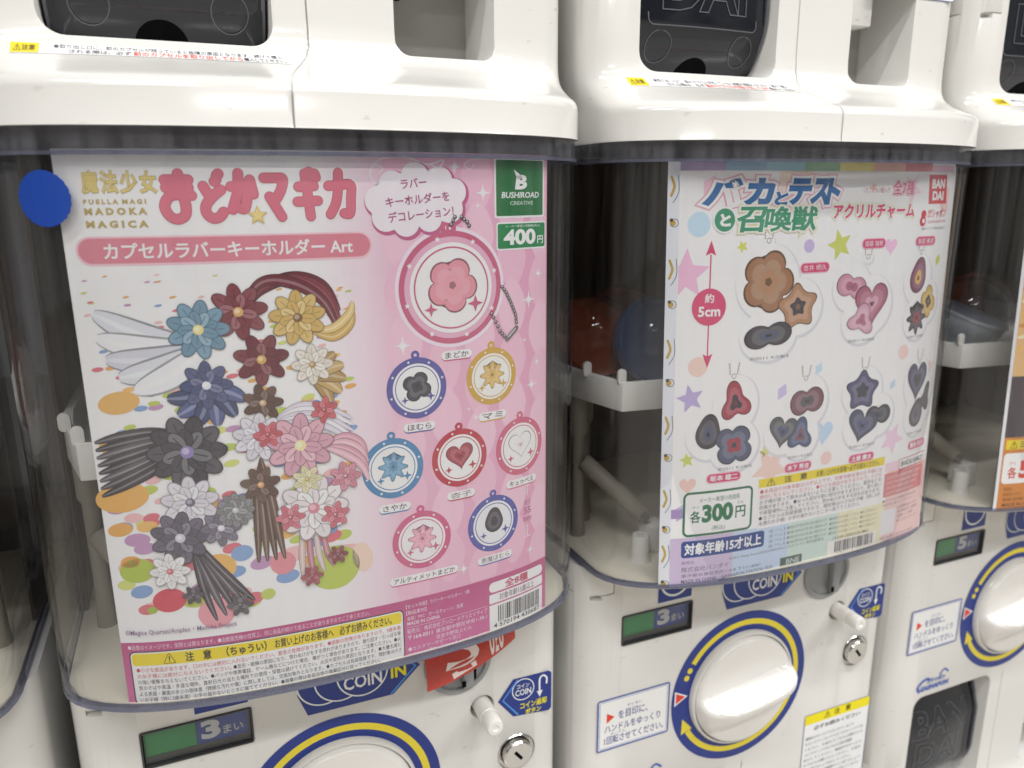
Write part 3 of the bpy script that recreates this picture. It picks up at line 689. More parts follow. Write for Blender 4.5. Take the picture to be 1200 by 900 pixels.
# speech cloud
s = sh('speech_bubble')
for mt, dr, ly, off in (('#b85f86', .9, 1.6, (.7, -.8)), ('#e4dde4', 0, 2.6, (0, 0))):
    P = []
    lob = [(20.5, -3, 6.5), (27, 4, 6.2), (38, 7.2, 6.8), (50, 5.6, 6.6), (57.5, .5, 6.2), (55, -7, 6.8), (44.5, -11.5, 6.2), (33, -13.2, 6.4), (23.5, -10.5, 6.6)]
    cx, cz = 39, -3.4
    for k in range(180):
        a = 2*PI*k/180; best = 0; dxx, dzz = math.cos(a), math.sin(a)
        for (x, z, r_) in lob:
            bx, bz = x-cx, z-cz; t = bx*dxx+bz*dzz; d_ = bx*bx+bz*bz-t*t; rr = r_+dr
            if d_ < rr*rr: best = max(best, t+math.sqrt(rr*rr-d_))
        P.append((cx+off[0]+dxx*best, cz+off[1]+dzz*best))
    s.poly(P, mt, ly)
for t, u0, u1, zc, h in (('ラバー', 31, 43.5, 4.6, 4.4), ('キーホルダーを', 23.5, 55, -2.6, 4.6), ('デコレーション！', 24.5, 57, -9.4, 4.8)):
    s.text(t, u0, zc-h/2, u1, zc+h/2, '#a4527c', 3.6, bold=.02, rot=R(5))
s.build()
s = sh('maker_logo_panel', 'dark green square maker logo panel')
s.rect(79.6, -12.2, 112.4, 16.6, '#dfe9e2', 1.6, r=1.2); s.rect(80.6, -11.2, 111.4, 15.6, '#2c6e42', 2.2, r=.8)
s.text('B', 92.6, 1.6, 100.2, 8.6, '#e6ece8', 3, bold=.05, shear=.15, res=3); s.poly([(91.4, 11.2), (93.6, 6.4), (97.4, 7.4)], '#e6ece8', 3)
s.text('BUSHIROAD', 84, -2.6, 108.4, .4, '#dfe7e2', 3, bold=.02, shear=.15); s.text('CREATIVE', 89, -5.9, 104, -4.1, '#cfdcd4', 3, shear=.1); s.build()
s = sh('price_panel', 'green price panel reading 400 yen'); s.rect(80.6, -28, 113.8, -14.2, '#dfe9e2', 1.6, r=1.4); s.rect(81.3, -27.2, 113.1, -15, '#257f4b', 2.2, r=1)
s.text('400', 84.8, -25.6, 106, -17.8, '#eef2ee', 3, bold=.04, res=4); s.text('円', 107.4, -25.4, 111.6, -21.6, '#e6ece8', 3, bold=.02); s.text('メーカー希望小売価格(税込)', 86, -17.2, 109, -15.6, '#dfe9e2', 3); s.build()
# plain emblems (stand-ins for the printed artwork)
def polar(kind, n=60):
    P = []
    for k in range(n):
        t = 2*PI*k/n
        if kind == 'flower5': r = .74+.26*abs(math.cos(2.5*t))**.7
        elif kind == 'flower8': r = .8+.2*math.cos(8*t)
        elif kind == 'clover': r = .62+.38*abs(math.cos(2*t+PI/4))**.6
        elif kind == 'star': r = .74+.30*abs(math.cos(2.5*(t-PI/2)))**3
        elif kind == 'drop': r = .72+.34*max(0, math.cos(t-PI/2))**5
        elif kind == 'bow': r = .42+.6*abs(math.cos(t))**1.4
        elif kind == 'tulip': r = .74+.22*math.cos(3*(t-PI/2))+.06*math.sin(t)
        elif kind == 'heart':
            P.append((.062*16*math.sin(t)**3, .062*(13*math.cos(t)-5*math.cos(2*t)-2*math.cos(3*t)-math.cos(4*t))+.1)); continue
        else: r = .85
        P.append((r*math.cos(t), r*math.sin(t)))
    return P
def tint(c, t, k): return '#'+''.join('%02x' % max(0, min(255, int(int(c[i:i+2], 16)*(1-k)+t*k)//4*4)) for i in (1, 3, 5))
def emblem(s, kind, u, v, a, b, rot, c, ly, c2=None):
    P = polar(kind); cc, ss = math.cos(R(rot)), math.sin(R(rot))
    for q, col, l in ((1.0, tint(c, 20, .38), 0), (.93, c, .25), (.70, tint(c, 255, .16), .5), (.40, c2 or tint(c, 255, .36), .75), (.14, tint(c, 20, .3), 1.0)):
        s.poly([(u+q*(cc*x*a-ss*z*b), v+q*(ss*x*a+cc*z*b)) for x, z in P], col, ly+l)
# keyring pictures: plain discs of colour in rings
def keyring(u, v, r, ring, plate, tone, name=None, nu=0, nv=0, nw=8, big=False):
    s = sh('keyring_picture', None)
    s.annulus(u-.4, v+r+1.2, .8, 2.2, ring, 1.4, n=24)
    if big: s.disc(u, v, r+1.8, '#efd6e2', 1.2, n=64); s.annulus(u-1.5, v+r+1.5, 1.6, 4.2, ring, 1.8, n=32)
    s.disc(u, v, r, ring, 2.2, n=64); s.annulus(u, v, r*.78, r*.9, '#d9a9bf' if big else ring, 2.8)
    s.disc(u, v, r*.80, '#ece9ee', 3.4, n=56); s.annulus(u, v, r*.70, r*.73, ring, 4.0)
    s.disc(u, v, r*.69, plate, 4.2, n=48)
    # soft abstract petals instead of a drawing
    kinds = ('heart', 'drop', 'star', 'flower8', 'tulip', 'clover', 'flower5', 'bow'); kd = kinds[int(abs(u*3+v)) % 8] if not big else 'flower5'
    emblem(s, kd, u, v+r*.05, r*.5, r*.5, (u*7) % 24-12, tone[0][3], 5, tone[1][3])
    for k in range(8): s.star(u+r*.895*math.cos(k*PI/4+.3), v+r*.895*math.sin(k*PI/4+.3), r*.055, '#f1eef2', 4.4)
    s.star(u-r*.42, v-r*.36, r*.13, ring, 7.4, n=4, inner=.35); s.star(u+r*.45, v-r*.3, r*.16, ring, 7.4, n=4, inner=.35); s.build()
    if name:
        s = sh('name_tag'); s.rect(nu-nw, nv-2.8, nu+nw, nv+2.2, ring, 2, r=2.4); s.rect(nu-nw, nv-2.1, nu+nw, nv+2.3, '#e9e6ea', 2.7, r=2.1)
        s.text(name, nu-nw+2, nv-1.5, nu+nw-2, nv+1.7, '#6d5468', 3.5, bold=.015); s.build()
P_ = lambda *a: a
keyring(55.4, -44.8, 27.4, '#c0607f', '#f0ecef', [(90, .18, .52, '#d9929f'), (205, .36, .34, '#dd9ba7'), (-25, .36, .34, '#dd9ba7'), (75, .42, .16, '#c2525c'), (270, .32, .22, '#ecdde0')], 'まどか', 57, -78, 8.4, True)
keyring(35.4, -92.6, 15.4, '#57569a', '#e6e4ea', [(90, .12, .55, '#46434c'), (215, .36, .3, '#3f3c46'), (-35, .36, .3, '#3f3c46'), (90, .42, .16, '#6d5d86')], 'ほむら', 36, -112.4, 8.2)
keyring(77, -91.6, 15.0, '#c79f45', '#ebe7df', [(90, .12, .5, '#d2b169'), (200, .36, .26, '#cfae66'), (-20, .36, .26, '#cfae66'), (110, .42, .2, '#6a5640')], 'マミ', 77, -112.6, 8.4)
keyring(21.6, -132, 15.6, '#4d82ae', '#e6eaee', [(90, .15, .52, '#6d9cba'), (215, .3, .3, '#6392b2'), (-35, .3, .3, '#6392b2'), (270, .45, .2, '#4c5877')], 'さやか', 21.6, -152.8, 8.2)
keyring(57.4, -132.2, 15.6, '#b5394a', '#ebe3e5', [(90, .15, .52, '#a34a55'), (215, .34, .3, '#9c424e'), (-35, .34, .3, '#9c424e'), (270, .45, .18, '#574549')], '杏子', 57.6, -152.4, 8.0)
keyring(95, -133, 16.2, '#c8637f', '#eceaec', [(90, .1, .42, '#f0eff0'), (230, .32, .26, '#efd8d8'), (-50, .32, .26, '#efd8d8')], 'キュゥべえ', 96, -153.6, 10.6)
keyring(35.2, -173, 15.8, '#c65f86', '#efdfe6', [(90, .15, .54, '#dfa2b3'), (215, .36, .32, '#dfa0b2'), (-35, .36, .32, '#dfa0b2'), (140, .5, .15, '#f0ecef')], 'アルティメットまどか', 36, -193.6, 18.8)
keyring(77, -173.2, 16.0, '#5356a0', '#dfdfe8', [(90, .12, .56, '#413c46'), (215, .36, .34, '#393540'), (-35, .36, .34, '#393540'), (270, .4, .2, '#57486a')], '悪魔ほむら', 77.6, -193.6, 11)
s = sh('ball_chain')
def beads(P, r=1.0, gap=1.9):
    for a, b in zip(P, P[1:]):
        L = math.hypot(b[0]-a[0], b[1]-a[1]); n = max(1, int(L/gap))
        for k in range(n): s.disc(a[0]+(b[0]-a[0])*k/n, a[1]+(b[1]-a[1])*k/n, r, '#565255', 9, n=12); s.disc(a[0]+(b[0]-a[0])*k/n-.15, a[1]+(b[1]-a[1])*k/n+.2, r*.4, '#d0ccce', 9.6, n=10)
beads([(55.5, -14.5), (57.5, -11), (61, -11), (64, -13.5), (66, -17)]); beads([(83.5, -46), (86, -49), (88.8, -54), (92, -61), (92.8, -67)]); beads([(77, -59), (79.5, -63.5), (82, -68.5), (86, -73)])
s.stroke([(86.5, -73), (92.4, -68)], 2.6, '#6f6b6d', 10); s.stroke([(87.2, -72), (91.4, -68.4)], .7, '#c9c5c6', 11); s.build()
s = sh('size_note'); s.text('約', 97.6, -168.6, 102.4, -165, '#b06f8f', 2, bold=.02); s.text('55', 97.2, -173.6, 102.8, -169.6, '#b06f8f', 2, bold=.03); s.text('mm', 97, -178, 103, -175.4, '#b06f8f', 2, bold=.02)
s.rect(99.7, -163, 100.2, -157, '#f0e6ec', 2); s.rect(98, -157, 102, -156.5, '#f0e6ec', 2); s.rect(99.7, -187, 100.2, -180, '#f0e6ec', 2); s.rect(98, -187.4, 102, -186.9, '#f0e6ec', 2); s.build()
# picture area: confetti dots and flowing ribbons of colour (a plain stand-in for the printed artwork)
rnd = random.Random(11)
s = sh('confetti_dots'); cols = ['#b5c35e', '#d8a35a', '#cf6f7b', '#7f9dc7', '#c9cf7a', '#e0b3b3', '#b98fb4', '#e0b26a']
for k in range(250):
    t = rnd.random()**1.15; v = -32-t*158; r_ = .9+5.2*t*rnd.uniform(.4, 1); u = rnd.uniform(-106, 6-8*t)
    s.disc(u, v, r_*1.25, cols[rnd.randrange(8)], 1+.005*k, rz=r_*(.38+.42*t), n=26, rot=R(rnd.uniform(4, 14)))
for (u, v, a, b, c) in ((-98.5, -168, 8, 6, '#aabb4c'), (-101, -163.5, 4.5, 2.8, '#dca055'), (-86, -184, 7.6, 6, '#c94f5e'), (-94, -188.5, 2.4, 1.8, '#9fb44a'), (-66, -193, 8.2, 8, '#dc9aa2'), (-63, -170, 8, 7, '#dcae64'), (-10, -179, 12.5, 11.5, '#b3c258'), (-34, -172, 6, 6, '#d68b93'), (-42, -187, 3.4, 2.8, '#b7c562'), (-101, -132, 12, 7, '#dba85c'), (-97, -88, 9, 5, '#d9ad66'), (-100, -107, 8, 4.6, '#dca862'), (4, -176, 5, 8, '#e6c9b8'), (-30, -98, 5, 3, '#b5c35e'), (-52, -164, 5, 4, '#86a3c9')):
    s.disc(u, v, a, c, 2.4, rz=b, n=36, rot=R(10))
s.build()
s = sh('abstract_artwork', 'plain flowing colour shapes in the picture area')
lay = [3.0]
def rib(P, wd, c): lay[0] += .03; s.stroke(P, wd*1.12, tint(c, 20, .35), lay[0], taper=True, rise=.012); lay[0] += .03; s.stroke(P, wd*.94, c, lay[0], taper=True, rise=.012); lay[0] += .03; s.stroke(P, wd*.25, tint(c, 255, .3), lay[0], taper=True, rise=.012)
def bloom(u, v, r, c, n=8, rot=0, c2=None):
    for ring_, (d, q, wq) in enumerate(((.60, .42, .25), (.36, .30, .19))):
        for k in range(n):
            a = R(360*k/n+rot+ring_*180/n); x, z = u+r*d*math.cos(a), v+r*d*math.sin(a); col = tint(c, 255, .10+.14*ring_) if k % 2 else tint(c, 128, .06)
            lay[0] += .010; s.disc(x, z, r*q, tint(c, 20, .35), lay[0], rz=r*wq, rot=a, n=24); lay[0] += .010; s.disc(x, z, r*q*.92, col, lay[0], rz=r*wq*.88, rot=a, n=24)
            lay[0] += .010; s.stroke([(u+r*(d-q*.6)*math.cos(a), v+r*(d-q*.6)*math.sin(a)), (u+r*(d+q*.5)*math.cos(a), v+r*(d+q*.5)*math.sin(a))], r*.035, tint(c, 20, .2), lay[0], smooth=False, rise=0)
    lay[0] += .010; s.disc(u, v, r*.17, c2 or tint(c, 20, .3), lay[0]); lay[0] += .010; s.disc(u-r*.03, v+r*.03, r*.09, tint(c2 or c, 255, .4), lay[0])
def leaf(u, v, L, wd, rot, c):
    a = R(rot); P = [(u, v), (u+L*.5*math.cos(a)-wd*.2*math.sin(a), v+L*.5*math.sin(a)+wd*.2*math.cos(a)), (u+L*math.cos(a), v+L*math.sin(a))]; rib(P, wd, c)
for k in range(5): leaf(-60, -66, 46-3*k, 11, 158+13*k, ('#d2d3da', '#dfe0e5', '#c9cad3')[k % 3])
for k, c in enumerate(('#6b2f39', '#7f3b46', '#914a54', '#6b2f39')): rib([(-44, -52), (-34, -41+k), (-20, -36-k*.8), (-7, -40-k*2.5), (0, -52-k*4)], 5, c)
for k, c in enumerate(('#c8a65e', '#d8bd7e')): rib([(-14, -60), (-4, -64+4*k), (4, -59+5*k), (6, -52+4*k)], 4, c)
for k in range(8): rib([(-66, -106), (-82, -102-k*2.2), (-97, -103-k*3.2), (-109.6, -106-k*3.6)], 4.2, ('#4b474c', '#3f3c41', '#5c575c')[k % 3])
for k in range(4): rib([(-40, -118), (-43+2*k, -136), (-44+3*k, -154), (-45+4*k, -170)], 3.6, ('#574037', '#6a5044')[k % 2])
for k in range(5): rib([(-74, -152), (-72+2*k, -168), (-70+4*k, -182), (-66+4.4*k, -197+2*k)], 3.6, ('#4a444a', '#5b545b')[k % 2])
for k in range(4): rib([(-24+3*k, -156), (-25+4*k, -170), (-25+5*k, -184+2*k)], 2.8, ('#cdb7b4', '#b9808a')[k % 2])
for k in range(5): rib([(-34, -102), (-22, -95-k*2), (-9, -97-k*2.4), (3, -104-k*3)], 3.2, ('#cfc9d6', '#dfdbe4')[k % 2])
for k in range(4): rib([(-12, -116), (-2, -112-3*k), (6, -116-4*k), (9, -124-4*k)], 3.6, ('#cf98a8', '#dbaeb9')[k % 2])
for k in range(5): leaf(-14, -82, 15, 6, -60+26*k, ('#a98a55', '#bfa06a')[k % 2])
for k in range(6): leaf(-60, -84, 17, 7, 190+30*k, ('#434a6c', '#566089')[k % 2])
for (u, v, r_, c, n, rt, c2) in ((-36, -72, 12, '#6e2f38', 7, 10, '#c9a35c'), (-60, -82, 11, '#4a5278', 8, 0, '#d9dbe4'), (-44, -50, 12.5, '#7d3b44', 8, 8, '#d2a86a'), (-61, -57, 13, '#6f95a8', 9, 0, '#e2d38e'), (-19, -54, 12.5, '#cfae66', 9, 12, '#7d5c3a'), (-14, -76, 9.5, '#ded8cc', 8, 0, '#a98a55'), (-37, -92, 9, '#5c4439', 7, 0, '#c0a080'), (-40, -108, 11.5, '#d6d1dc', 9, 5, '#b35a68'), (-41, -131, 9, '#5e463c', 7, 14, '#d09a62'),
                             (-71, -112, 17, '#47434a', 10, 0, '#8d7fb0'), (-72, -136, 12.5, '#d6d3da', 9, 10, '#6d6478'), (-78, -153, 13, '#625a69', 9, 0, '#c9c3d2'), (-60, -150, 9, '#766e7e', 8, 0, '#d8d4de'), (-53, -142, 8.5, '#808184', 12, 0, '#b9babc'), (-22, -114, 15.5, '#d3a0b0', 9, 6, '#e9d7a0'), (-36, -107, 6.5, '#c25a64', 6, 0, None), (-10, -98, 6.5, '#c25a64', 6, 20, None),
                             (-18, -146, 16.5, '#e3dcdf', 10, 0, '#cf8797'), (-29, -149, 7, '#c9707d', 6, 0, None), (-8, -151, 7, '#c9707d', 6, 15, None), (-20, -131, 7, '#d9d3a8', 7, 0, '#b7a05c'), (-2, -132, 7.5, '#cf8797', 7, 0, None), (-84, -169, 9, '#e6e3e5', 8, 0, '#c0606a'), (-21, -181, 5.5, '#a0525a', 6, 0, None), (-8, -172, 5, '#8b4a50', 6, 0, None), (-75, -182, 5, '#554d54', 6, 0, None), (-55, -190, 6, '#5b545b', 6, 0, None)):
    bloom(u, v, r_, c, n, rt, c2)
s.build()
s = sh('copyright_line'); s.text('©Magica Quartet/Aniplex・Madoka Project', -107.5, -201.4, -57.5, -198.2, '#8c6f8e', 14, bold=.01); s.build()
s = sh('lower_band'); s.rect(-110.8, -239.2, 115, -205, gradient_paper('magenta_band_print', [(-239, '#cf6fa0'), (-225, '#c0608f'), (-205, '#b4507f')], 1), 1); s.build(uv=True)
s = sh('notice_line'); s.text('●画像はイメージです。実際とは異なります。●自動販売機の性質上、同じ商品が続けて出ることがありますのでご了承ください。', -107.6, -208.9, 6, -206.3, '#e6cbd9', 2.4, bold=.01); s.build()
s = sh('caution_box', 'white caution box with yellow heading'); s.rect(-107.6, -238.4, 23.6, -209.8, '#343338', 2, r=2.6); s.rect(-107, -237.8, 23, -210.4, '#e6e4e6', 2.6, r=2.2); s.rect(-106.4, -217.4, 22.4, -211, '#e0cb23', 3.2, r=1.6)
s.text('⚠', -92, -216.9, -86.6, -211.5, '#3a330c', 4, bold=.01); s.text('注　意　（ちゅうい）', -82, -216.6, -45, -211.8, '#3a330c', 4, bold=.03); s.text('お買い上げのお客様へ　必ずお読みください。', -41, -216.6, 17, -211.8, '#3a330c', 4, bold=.02)
LN = [('●小さな部品があります。口の中には絶対に入れないでください。窒息の危険があります。●誤飲の危険がありますので、3歳未満', 1), ('のお子様には絶対に与えないでください。', 1), ('の強い衝撃を与えないでください。●バッグや携帯電話、ゲーム機などにつけた場合、傷がつく場合があります。ご注意ください。●火', 0), ('気のそばや高温・多湿な場所、直射日光の当たる場所での使用・保管は避けてください。火災や変形の原因となります。●大量生産に', 0), ('よる表面・裏面の多少の個体差（微細な汚れや傷）に関しましては、交換対象外となります。●カプセルは包装容器です。開封後は小さ', 0), ('いお子様（特に3歳未満）の手の届かないところに捨ててください。●廃棄の際は各自治体の廃棄区分に従ってください。', 0)]
for k, (t, red) in enumerate(LN):
    z1 = -218.5-k*3.2; x1 = 21.6 if k < 5 else 10
    if k == 1:
        s.text(t, -105, z1-2.5, -62, z1, '#c2454c', 4, bold=.015); s.text('●変形・破損の原因になり、思わぬけがをする恐れがありますので、振り回す・引っぱる等', -61, z1-2.5, 21.6, z1, '#3b393e', 4, bold=.015)
    else: s.text(t, -105, z1-2.5, x1, z1, '#c2454c' if red else '#3b393e', 4, bold=.015)
s.build()
s = sh('maker_details')
for t, u0, u1, z0, z1 in (('【セット内容】ラバーキーホルダー：1個', 25, 61, -210.2, -207.8), ('【製品素材】', 25, 36, -213.8, -211.4), ('本体：PVC　ボールチェーン：金属', 25.4, 57, -217.2, -214.8), ('MADE IN CHINA', 25.4, 43.5, -220, -217.9), ('発売元：株式会社ブシロードクリエイティブ', 25, 72, -225, -222), ('〒164-0011', 25.4, 39, -228.4, -225.9), ('東京都中野区中央1-38-1', 41, 71.5, -228.6, -225.8), ('住友中野坂上ビル', 41, 62, -232, -229.4), ('●カスタマーサポート窓口', 25.4, 55, -235.2, -232.6), ('support@bushiroad-creative.com', 25.4, 71.5, -238.6, -235.8)):
    s.text(t, u0, z0, u1, z1, '#ecd6e2', 2.6, bold=.012)
s.rect(25, -221.3, 72, -221.05, '#e0bcd0', 2.2); s.build()
s = sh('count_panel'); s.rect(73.4, -214.2, 112, -208.2, '#e9e3e7', 2, r=2.6); s.rect(73.4, -220.9, 112, -215.3, '#e9e3e7', 2, r=.8)
s.text('全8種', 84, -213.6, 100, -208.7, '#b8486a', 3, bold=.035); s.text('対象年齢15歳以上', 80, -220.2, 105, -216, '#7d6272', 3, bold=.01); s.build()
def barcode(s, u0, u1, z0, z1, digits, layer, seed):
    rnd = random.Random(seed); x = u0
    while x < u1-.4:
        wd = rnd.choice((.35, .35, .7, 1.05)); s.rect(x, z0, min(x+wd, u1), z1, '#38363a', layer); x += wd+rnd.choice((.35, .35, .7))
    s.text(digits, u0-3, z0-3.4, u1, z0-.6, '#38363a', layer, bold=.01)
s = sh('barcode_panel', 'white panel with black barcode'); s.rect(73.4, -237.6, 112, -221.8, '#e9e6e8', 2); barcode(s, 79, 109.5, -233, -223.2, '4 570194 430687', 3, 5); s.build()

# ---- rainbow striped poster
e2, m2 = poster('rainbow_poster', machines[2, 0], 'white paper poster with a rainbow stripe on top and seven acrylic charm pictures', bend2)
def sh(name, label=None): return Sheet(name, e2, m2, True, label)
s = sh('paper_sheet'); s.poly([(-106, -239)]+[(112, -239)]+[(115.5-6+6*math.cos(R(a)), 11+6*math.sin(R(a))) for a in range(0, 91, 15)]+[(-106, 17)], '#e7e7e8', 0); s.build()
def fold_map(u, v, l):                       # a strip of the sheet turned back along its left edge
    x, y, z = m2(-106, v, 0); t = -106-u; return (x-t*.92, y+t*.45-.08*l, z)
s = Sheet('folded_strip', e2, fold_map); s.rect(-112.6, -238, -106, 16.5, '#d9dce8', 0)
for k in range(6):
    z = 8-46*k
    if z < -214: z = -212
    s.stroke([(-110.6, z), (-109, z-5), (-110.6, z-10)], 1.4, '#b89a44', 1); s.stroke([(-107, z+1), (-106.6, z-8), (-109.6, z-14)], .4, '#6d6f7a', 1.5)
    s.annulus(-108.6, z-25, 2.0, 2.4, '#6d6f7a', 1.2); s.disc(-109.4, z-25, 1.6, '#b89a44', 1.5, n=14); s.disc(-110.2, z-23.5, 1, '#4a3b28', 1.8, n=12)
s.build()
s = sh('rainbow_stripe')
for k, c in enumerate(('#a292b4', '#93b0ca', '#9cc4d2', '#93b79c', '#ddd392', '#dfb6ae', '#cf8590', '#dcafc3')):
    u0 = -106+k*27.0; s.rect(u0, 11.4, min(u0+27, 114.6), 16.9 if k < 7 else 15.4, c, 2.2)
s.build()
s = sh('pastel_shapes'); rnd = random.Random(3)
for (u, v, r_, c, t) in ((-101, -46, 15, '#e3b3cf', 's'), (-92, -100, 6, '#eec7bb', 'd'), (-96, -119, 9, '#b3a3cf', 's'), (-66, -31, 4, '#cbd063', 's'), (6, -32, 10, '#c3cb68', 's'), (-18, -32, 4, '#bdb0d6', 'd'), (49, -34, 6, '#e6b8d6', 'h'), (-91, -142, 3, '#c3cb68', 's'), (-97, -157, 5, '#c3cb68', 's'), (-96, -173, 6, '#ecc0b6', 'h'), (-99, -190, 6, '#b9accf', 'q'), (-32, -120, 5, '#c3b6da', 'q'), (-38, -168, 15, '#e9c5bc', 's'), (-43, -157, 4, '#c9d071', 's'), (3, -150, 9, '#b7cce6', 'h'), (7, -168, 4.5, '#eec3bd', 'd'), (66, -163, 12, '#e6c3d8', 's'), (70, -104, 5, '#eec7c0', 'd'), (62, -125, 3.6, '#b7cce6', 'q'), (103, -118, 4, '#eec7c0', 'd'), (-88, 3, 6, '#e6bccb', 'q'), (-94, -18, 7, '#b9d3ea', 'd'), (-30, 8, 13, '#f0d3c4', 'd'), (64, 1, 10, '#eecbd6', 's'), (103, -6, 8, '#efc6c0', 'd'), (100, -45, 4, '#c3cb68', 'q'), (20, -122, 3, '#e6b8c6', 's'), (30, 2, 3, '#e0b6a8', 's'), (-4, -108, 4, '#bcd3e6', 'q')):
    n_ = len(s.V)
    if t == 's': s.star(u, v, r_, c, 1.2, rot=PI/2+u*.05)
    elif t == 'd': s.disc(u, v, r_, c, 1.2)
    elif t == 'q': s.poly([(u-r_*.6, v-r_), (u+r_*.7, v-r_*.3), (u+r_*.5, v+r_), (u-r_*.7, v+r_*.4)], c, 1.2)
    else: s.poly([(u+r_*.9*math.sin(a)**3, v+r_*.06*(13*math.cos(a)-5*math.cos(2*a)-2*math.cos(3*a)-math.cos(4*a))) for a in [2*PI*k/36 for k in range(36)]], c, 1.2)
    s.V[n_:] = [(max(-105.6, min(107, a)), min(11.2, b), l) for a, b, l in s.V[n_:]]
s.build()
s = sh('title_lettering', 'blue and green title lettering')
for ch, u0, u1, z0, z1 in (('バ', -92, -68, -8, 7.4), ('カ', -66, -46, -8, 7.4), ('と', -45.5, -36, -8, 0), ('テ', -36, -19, -8, 7.4), ('ス', -19, -5, -8, 7.4), ('ト', -7, 3.5, -8, 7.4)):
    for k, (c, b, g) in enumerate((('#d9a3b4', .13, 0), ('#eeeef1', .085, 0), ('#35699f', 0, 0))): s.text(ch, u0, z0, u1, z1, c, 2.4+1.0*k, bold=.06, shear=.18, res=3, halo=b)
for ch, u0, u1 in (('召', -70, -52), ('喚', -51, -33), ('獣', -32, -14)):
    for k, (c, b, g) in enumerate((('#dcd7b0', .11, 0), ('#eeeef1', .075, 0), ('#45906f', 0, 0))): s.text(ch, u0, -22.5, u1, -9, c, 5.6+1.0*k, bold=.03, shear=.15, halo=b)
s.disc(-78.4, -15.8, 7.6, '#eeeef1', 5.4); s.disc(-78.4, -15.8, 6.5, '#45906f', 6); s.text('と', -81.5, -19.4, -74.6, -12.2, '#eef0ee', 7, bold=.06); s.build()
s = sh('product_lettering')
for k, (c, b, g) in enumerate((('#c9d6a0', .12, 0), ('#f0eff1', .08, 0), ('#cf4f74', 0, 0))): s.text('アクリルチャーム', -1, -17, 68, -7.6, c, 2.4+k, bold=.04, halo=b)
s.text('1カプセル1個入り', 22, -1.4, 44, 2.0, '#c27f95', 2, bold=.01)
for k, (c, b, g) in enumerate((('#d78ea8', .10, 0), ('#f2eef0', .06, 0), ('#c8527a', 0, 0))): s.text('全7種', 47, -2.5, 66, 5.8, c, 2.4+k, bold=.013, halo=b)
s.build()
s = sh('maker_logo_panel', 'red square maker logo'); s.poly([(82, -8.6), (104, -8.6), (101.5, 9.6), (80.5, 9.6)], '#c8434f', 2); s.text('BAN', 84, 1, 99.5, 7, '#efe6e8', 3, bold=.05, res=3); s.text('DAI', 85.6, -6.4, 99, -.6, '#efe6e8', 3, bold=.05, res=3); s.build()
s = sh('brand_line'); s.disc(78, -15, 2.6, '#c8434f', 2); s.disc(77.6, -19.4, 3.2, '#c8434f', 2.4); s.disc(78.2, -19.2, 1.4, '#ece6e8', 3); s.text('ガシャポン', 82, -17.6, 105, -11.6, '#c8525c', 2, bold=.02, shear=.12); s.text('GASHAPON', 83, -20.8, 105, -19, '#c8737c', 2); s.text('※画像はイメージです。実際の商品とは異なります。', 77, -25, 106, -23.2, '#7d7d84', 2); s.build()
s = sh('size_arrow'); s.rect(-86.6, -94, -85.8, -35, '#c9476f', 2); s.poly([(-86.2, -27), (-89.4, -35.5), (-86.2, -34), (-83, -35.5)], '#c9476f', 2.4); s.poly([(-86.2, -101), (-89.4, -92.5), (-86.2, -94), (-83, -92.5)], '#c9476f', 2.4)
s.disc(-86.2, -65, 10.8, '#cc4d73', 3); s.text('約', -89, -62.5, -83.4, -57.4, '#f0e8ec', 4, bold=.02); s.text('5cm', -93, -70.6, -79, -64.6, '#f0e8ec', 4, bold=.03); s.build()
# acrylic charm pictures: white die-cut outlines holding plain soft shapes
def charm(lobes, tone, tag, tu, tv, tw, hook):
    s = sh('charm_picture')
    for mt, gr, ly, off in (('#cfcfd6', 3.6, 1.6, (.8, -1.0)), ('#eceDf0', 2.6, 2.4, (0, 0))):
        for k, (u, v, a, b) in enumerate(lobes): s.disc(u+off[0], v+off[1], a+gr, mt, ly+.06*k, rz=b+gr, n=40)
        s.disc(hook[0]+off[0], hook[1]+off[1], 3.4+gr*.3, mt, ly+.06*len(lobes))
    s.annulus(hook[0], hook[1], 1.1, 1.7, '#a8a49c', 3.6, n=20)
    for k in range(5): s.disc(hook[0]-2.6+.3*k-k*.5, hook[1]+1.5+1.5*k, .55, '#9c9890', 3.8, n=10); s.disc(hook[0]+2.2+k*.3, hook[1]+1.5+1.5*k, .55, '#9c9890', 3.8, n=10)
    cs = []                                     # plain petals in the picture's colours
    for *_, c in tone:
        if c not in cs and int(c[1:3], 16) < 0xd0: cs.append(c)
    kinds = ('flower5', 'heart', 'clover', 'star', 'tulip', 'flower8', 'bow', 'drop')
    for q, (u, v, a, b) in enumerate(lobes): emblem(s, kinds[(int(abs(hook[0]))+3*q) % 8], u, v, a*.95, b*.95, (u*5+v) % 30-15, cs[q % len(cs)], 4+1.2*q, cs[(q+1) % len(cs)])
    u, v, a, b = lobes[-1]; s.text('©2011 K/I/B/2', u-a*.7, v-b-1.4, u+a*.9, v-b+.4, '#6f6f76', 4)
    s.build()
    s = sh('name_tag'); s.rect(tu-tw, tv-3.2, tu+tw, tv+3.2, '#e3a3b8', 3.4, r=3); s.rect(tu-tw+.6, tv-2.6, tu+tw-.6, tv+2.6, '#c94470', 4, r=2.5); s.text(tag, tu-tw+2.4, tv-1.8, tu+tw-2.4, tv+1.8, '#f2e9ed', 5, bold=.025); s.build()
